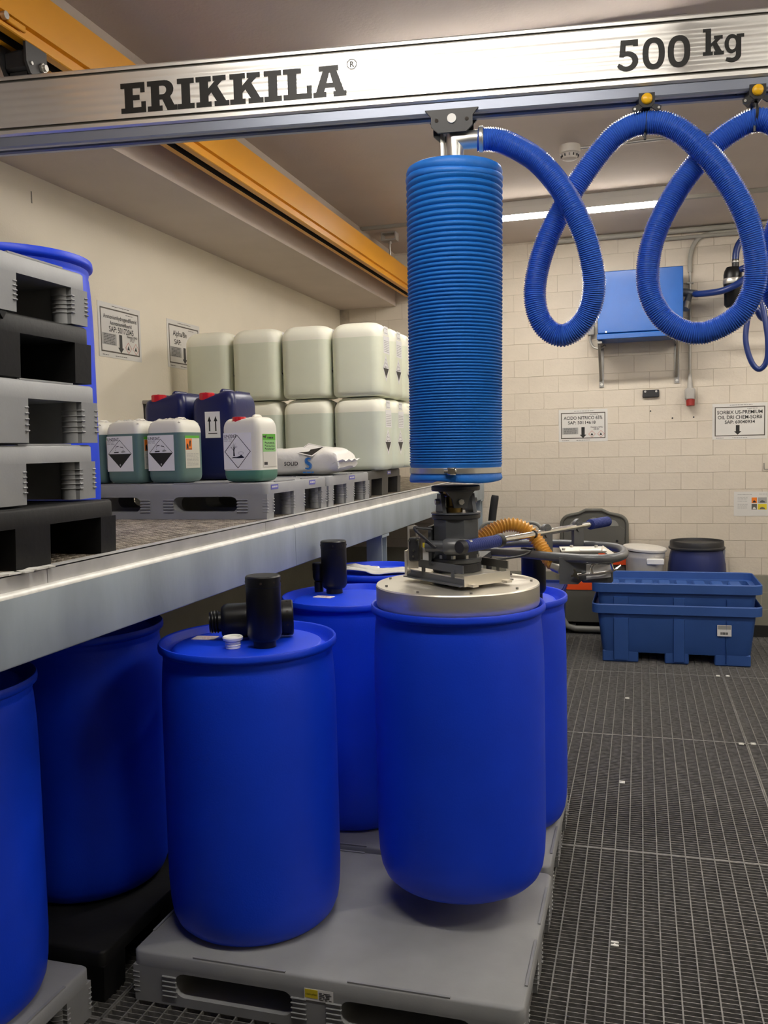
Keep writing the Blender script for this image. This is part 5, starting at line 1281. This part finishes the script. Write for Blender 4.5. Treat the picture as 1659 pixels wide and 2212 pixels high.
# ================================================================ THINGS AT THE BACK WALL
def spill_tray(loc, label):
    """nestable spill-containment tray with ribbed walls, broad rim, fork slots"""
    t = thing('spill_tray', loc, label, 'tray', 'blue spill trays')
    Lb, Wb, Lt, Wt, H = 1.085, 0.58, 1.15, 0.62, 0.395
    Lr, Wr, rl = 1.235, 0.685, 0.068
    m = MB(); n_ = 12
    def ring(L, W, z, r): return [(a, b, z) for a, b in rrect(-L/2, L/2, -W/2, W/2, r, 4)]
    rs = [ring(Lb-0.05,Wb-0.05,0.075,0.03), ring(Lb-0.012,Wb-0.012,0.078,0.04), ring(Lb,Wb,0.088,0.045), ring(Lt,Wt,H-0.01,0.05), ring(Lr-0.02,Wr-0.02,H,0.06), ring(Lr,Wr,H-0.005,0.07), ring(Lr,Wr,H+rl-0.008,0.07), ring(Lr-0.012,Wr-0.012,H+rl,0.065), ring(Lr-0.022,Wr-0.022,H+rl-0.006,0.06), ring(Lr-0.024,Wr-0.024,H+0.008,0.06), ring(Lt-0.02,Wt-0.02,H+0.006,0.045), ring(Lb-0.03,Wb-0.03,0.125,0.04)]
    k = len(rs[0]); m.v = [p for r in rs for p in r]
    for j in range(len(rs)-1):
        for i in range(k): m.f.append((j*k+i, j*k+(i+1)%k, (j+1)*k+(i+1)%k, (j+1)*k+i)); m.m.append(0)
    m.f.append(tuple(range(k-1,-1,-1))); m.m.append(0); m.f.append(tuple((len(rs)-1)*k+i for i in range(k))); m.m.append(0)
    m.build('basin', 'tray_blue', t, 35)
    # three foot blocks leaving two fork slots
    for x0, x1 in ((-Lb/2+0.003, -0.27), (-0.075, 0.10), (0.285, Lb/2-0.003)):
        mm = MB(); c = ((x0+x1)/2, 0, 0.045); mm.cbox(c, (x1-x0, Wb-0.004, 0.09), 0.008); mm.build('foot', 'tray_blue', t, 30)
    for x0, x1 in ((-0.46, -0.335), (-0.02, 0.075), (0.355, 0.375)):
        mm = MB()
        z0, z1 = 0.02, H-0.035
        yb, yt_ = -Wb/2-0.004, -Wt/2-0.002
        vs = [(x0,yb+0.02,z0),(x1,yb+0.02,z0),(x1,yt_+0.02,z1),(x0,yt_+0.02,z1),(x0+0.01,yb-0.008,z0),(x1-0.01,yb-0.008,z0),(x1-0.01,yt_-0.008,z1-0.012),(x0+0.01,yt_-0.008,z1-0.012)]
        mm.add(vs, [(4,5,6,7),(0,1,5,4),(1,2,6,5),(2,3,7,6),(3,0,4,7)]); mm.build('rib', 'tray_blue', t, 0)
    return t
t1 = spill_tray((0.252, 7.245, 0.0), 'blue plastic spill tray standing on the grating floor under the other tray')
m = MB(); fr = Frame((0.30, -0.3125, 0.235), (1,0,0), (0,0.02,1)); m.rect(fr, 0, 0.10, 0, 0.085, 0.004, 0); m.rect(fr, 0.004, 0.096, 0.052, 0.082, 0.0046, 1)
for i in range(9): m.rect(fr, 0.022+i*0.006, 0.025+i*0.006+random.uniform(0,0.002), 0.012, 0.03, 0.0046, 2)
m.build('label', ['label_white', 'label_grey', 'print_black'], t1, 0)
t2 = spill_tray((0.252, 7.245, 0.165), 'blue plastic spill tray nested on top of the other tray')
# cleated inner floor seen in the upper tray
m = MB()
for i in range(8):
    m.cbox((-0.47+i*0.134, 0.0, 0.385), (0.095, 0.55, 0.03), 0.01)
m.bb(-0.53, 0.53, -0.28, 0.28, 0.36, 0.375)
m.build('inner_floor', 'tray_blue', t2, 30)

# folded platform cart leaning on the wall
ct = thing('folded_cart', (-0.40, 8.05, 0.0), 'dark grey folded cart standing upright with orange pads', 'cart', world_parts=True)
x0, x1, yc = -0.685, -0.115, 8.05
xm = (x0+x1)/2; hw = (x1-x0)/2
fr = Frame((xm, yc, 0), (1,0,0), (0,0,1))
top = 1.075
out = [(-hw,0.50),(hw,0.50),(hw,top-0.11)]+arc(hw-0.09,top-0.10,0.09,0.085,0,80,5)+[(0.13,top+0.0),(0.07,top+0.03),(-0.07,top+0.03),(-0.13,top+0.0)]+arc(-hw+0.09,top-0.10,0.09,0.085,100,180,5)
holes = []
m = MB(); m.prism(out, fr, -0.005, 0.028); m.build('back_panel', 'cart_grey', ct, 30)
rim = [fr.p(a, b, 0.026) for a, b in out[1:]]+[fr.p(-hw, 0.50, 0.026)]
MB().tube(rim, 0.016, 8).build('panel_rim', 'cart_grey', ct, 60)
for a0, a1, zt_ in ((-0.215, -0.09, top-0.055), (-0.07, 0.07, top-0.035), (0.09, 0.215, top-0.055)):
    am = (a0+a1)/2; o = [(a0, top-0.13)]+[(am+(a1-a0)/2*math.cos(math.radians(q)), top-0.12+(zt_-top+0.12)*math.sin(math.radians(q))) for q in range(180, -1, -20)]+[(a1, top-0.13)]
    MB().prism(o, fr, 0.027, 0.031).build('grip_recess', 'cart_light', ct, 0)
MB().rect(fr, -0.08, 0.08, 0.80, 0.815, 0.033, 0, 0.006).build('slot', 'cart_light', ct, 0)
m = MB(); m.prism([(-hw+0.02,0.80-0.25),(hw-0.02,0.80-0.25),(hw-0.02,top-0.14),(hw-0.06,top-0.11),(-hw+0.06,top-0.11),(-hw+0.02,top-0.14)], fr, 0.028, 0.038); m.build('inner_panel', 'cart_grey', ct, 0)
m = MB()
for q in (-0.2, 0.2): m.cyl(fr.p(q, 0.83, 0.03), fr.p(q, 0.83, 0.040), 0.012, n=10)
m.build('rivet', 'black_satin', ct)
o = [(-hw+0.03,0.11)]+[(hw-0.03,0.11),(hw-0.01,0.20),(hw,0.46),(-hw,0.46),(-hw+0.005,0.25)]
m = MB(); m.prism(o, fr, 0.02, 0.115); m.build('lower_body', 'cart_grey', ct, 0)
m = MB(); m.prism([(-hw+0.05,0.400),(hw-0.03,0.400),(hw,0.466),(-hw+0.01,0.466)], fr, 0.06, 0.12); m.build('orange_pad', 'cart_orange', ct, 0)
m = MB(); m.prism([(0.02,0.62),(hw-0.01,0.62),(hw-0.01,0.72),(0.04,0.72)], fr, 0.03, 0.05); m.build('orange_pad', 'cart_orange', ct, 0)
MB().tube([fr.p(*p) for p in ((-hw+0.0,0.30,0.09),(-hw+0.012,0.14,0.10),(-hw+0.05,0.065,0.105),(-hw+0.12,0.045,0.105),(hw-0.12,0.045,0.105),(hw-0.03,0.07,0.105),(hw,0.2,0.10))], 0.028, 10).build('base_tube', 'cart_light', ct, 60)
m = MB()
for q in (-0.18, 0.18): m.cyl(fr.p(q-0.02, 0.05, 0.05), fr.p(q+0.02, 0.05, 0.05), 0.049, n=20)
m.build('wheel', 'black_satin', ct)

# white bucket, blue keg
bk = thing('bucket', (0.034, 7.785, 0.0), 'white plastic bucket with a loose tilted lid behind the spill trays', 'bucket')
MB().lathe([(0,0.0),(0.125,0.0),(0.135,0.01),(0.155,0.70),(0.165,0.72),(0.168,0.74),(0.165,0.775),(0.16,0.775),(0.15,0.70),(0.0,0.70)], 36).build('body', 'bucket_white', bk, 40)
ld = MB().lathe([(0.178,-0.022),(0.182,-0.020),(0.184,-0.004),(0.178,0.004),(0.15,0.006),(0,0.010)], 36, (0,0,0)).build('lid', 'bucket_white', bk, 40)
ld.location = (0.0, 0, 0.805); ld.rotation_euler = (0.03, 0.075, 0)
MB().cbox((0.085, -0.155, 0.70), (0.14, 0.03, 0.05), 0.006).build('handle_lug', 'cap_white', bk)
kg = thing('keg', (0.458, 7.838, 0.0), 'dark blue keg with a black ring lid behind the spill trays', 'keg')
MB().lathe([(0,0),(0.21,0),(0.228,0.015),(0.237,0.08),(0.240,0.30),(0.239,0.55),(0.232,0.66),(0.220,0.74),(0.207,0.79),(0.205,0.82)], 44).build('body', 'keg_blue', kg, 40)
MB().lathe([(0.207,0.785),(0.220,0.788),(0.228,0.795),(0.229,0.806),(0.219,0.813),(0.218,0.852),(0.214,0.860),(0.208,0.860),(0.203,0.842),(0.0,0.838)], 44).build('ring_lid', 'black_satin', kg, 40)
MB().bb(0.205, 0.222, -0.06, -0.03, 0.60, 0.79).build('clamp_lever', 'zinc', kg)

# push trolley with grey hoop handle and blue crate behind the lifter
tr2 = thing('push_trolley', (-0.90, 6.75, 0.0), 'push trolley with grey tube hoop handle behind the lifting head', 'trolley', world_parts=True)
xa, xb = -1.17, -0.715
MB().tube(spline([(xa,6.60,0.12),(xa,6.60,0.7),(xa,6.60,1.03),(xa+0.012,6.60,1.09),(xa+0.05,6.60,1.115),(xa+0.12,6.60,1.118),(xb-0.12,6.60,1.118),(xb-0.05,6.60,1.115),(xb-0.012,6.60,1.09),(xb,6.60,1.03),(xb,6.60,0.7),(xb,6.60,0.12)], 5), 0.0135, 12).build('hoop_handle', 'cart_light', tr2, 60)
MB().cbox(((xa+xb)/2, 6.95, 0.14), (0.50, 0.75, 0.035), 0.008).build('platform', 'cart_grey', tr2)
for x in (xa+0.03, xb-0.03):
    for y in (6.65, 7.25): MB().cyl((x-0.018,y,0.061), (x+0.018,y,0.061), 0.060, n=20).build('wheel', 'black_satin', tr2)
bn = thing('crate', (-0.80, 6.90, 0.158), 'blue plastic crate on the push trolley behind the right-hand drum', 'crate', world_parts=True)
m = MB(); o = rrect(-0.225,0.225,-0.25,0.25,0.03,4); i_ = rrect(-0.21,0.21,-0.235,0.235,0.02,4); fr = Frame((-0.80,6.93,0),(1,0,0),(0,1,0)); k = len(o)
vs = [fr.p(a*0.92,b*0.92,0.158) for a,b in o]+[fr.p(a,b,0.60) for a,b in o]+[fr.p(a,b,0.60) for a,b in i_]+[fr.p(a*0.93,b*0.93,0.17) for a,b in i_]
m.add(vs, [tuple(range(k-1,-1,-1)), tuple(range(3*k,4*k))]+[(j*k+i, j*k+(i+1)%k, (j+1)*k+(i+1)%k, (j+1)*k+i) for j in range(3) for i in range(k)]); m.build('shell', 'bin_blue', bn, 30)
m = MB()
for z in (0.55, 0.45): m.bb(-0.80-0.23, -0.80+0.23, 6.93-0.256, 6.93+0.256, z, z+0.03)
m.build('rim_band', 'bin_blue', bn, 0)
# pallet-truck handle
pt = thing('pallet_truck', (-1.27, 7.55, 0.0), 'black pallet-truck drawbar standing up against the block wall', 'pallet truck', world_parts=True)
MB().tube([(-1.30,7.55,0.08),(-1.262,7.55,0.85),(-1.242,7.55,1.03)], 0.024, 12).build('drawbar', 'black_satin', pt, 60)
MB().tube(spline([(-1.246,7.55,1.01),(-1.238,7.55,1.06),(-1.224,7.55,1.17),(-1.207,7.55,1.272)], 5), [0.024]+[0.034]*14+[0.030], 14).build('grip', 'black_satin', pt, 60)
MB().cbox((-1.30,7.60,0.10), (0.10,0.20,0.14), 0.02).build('pump_block', 'cart_grey', pt)
m = MB()
for x in (-1.375, -1.225): m.cyl((x-0.02,7.55,0.09), (x+0.02,7.55,0.09), 0.089, n=24)
m.build('wheel', 'black_satin', pt)
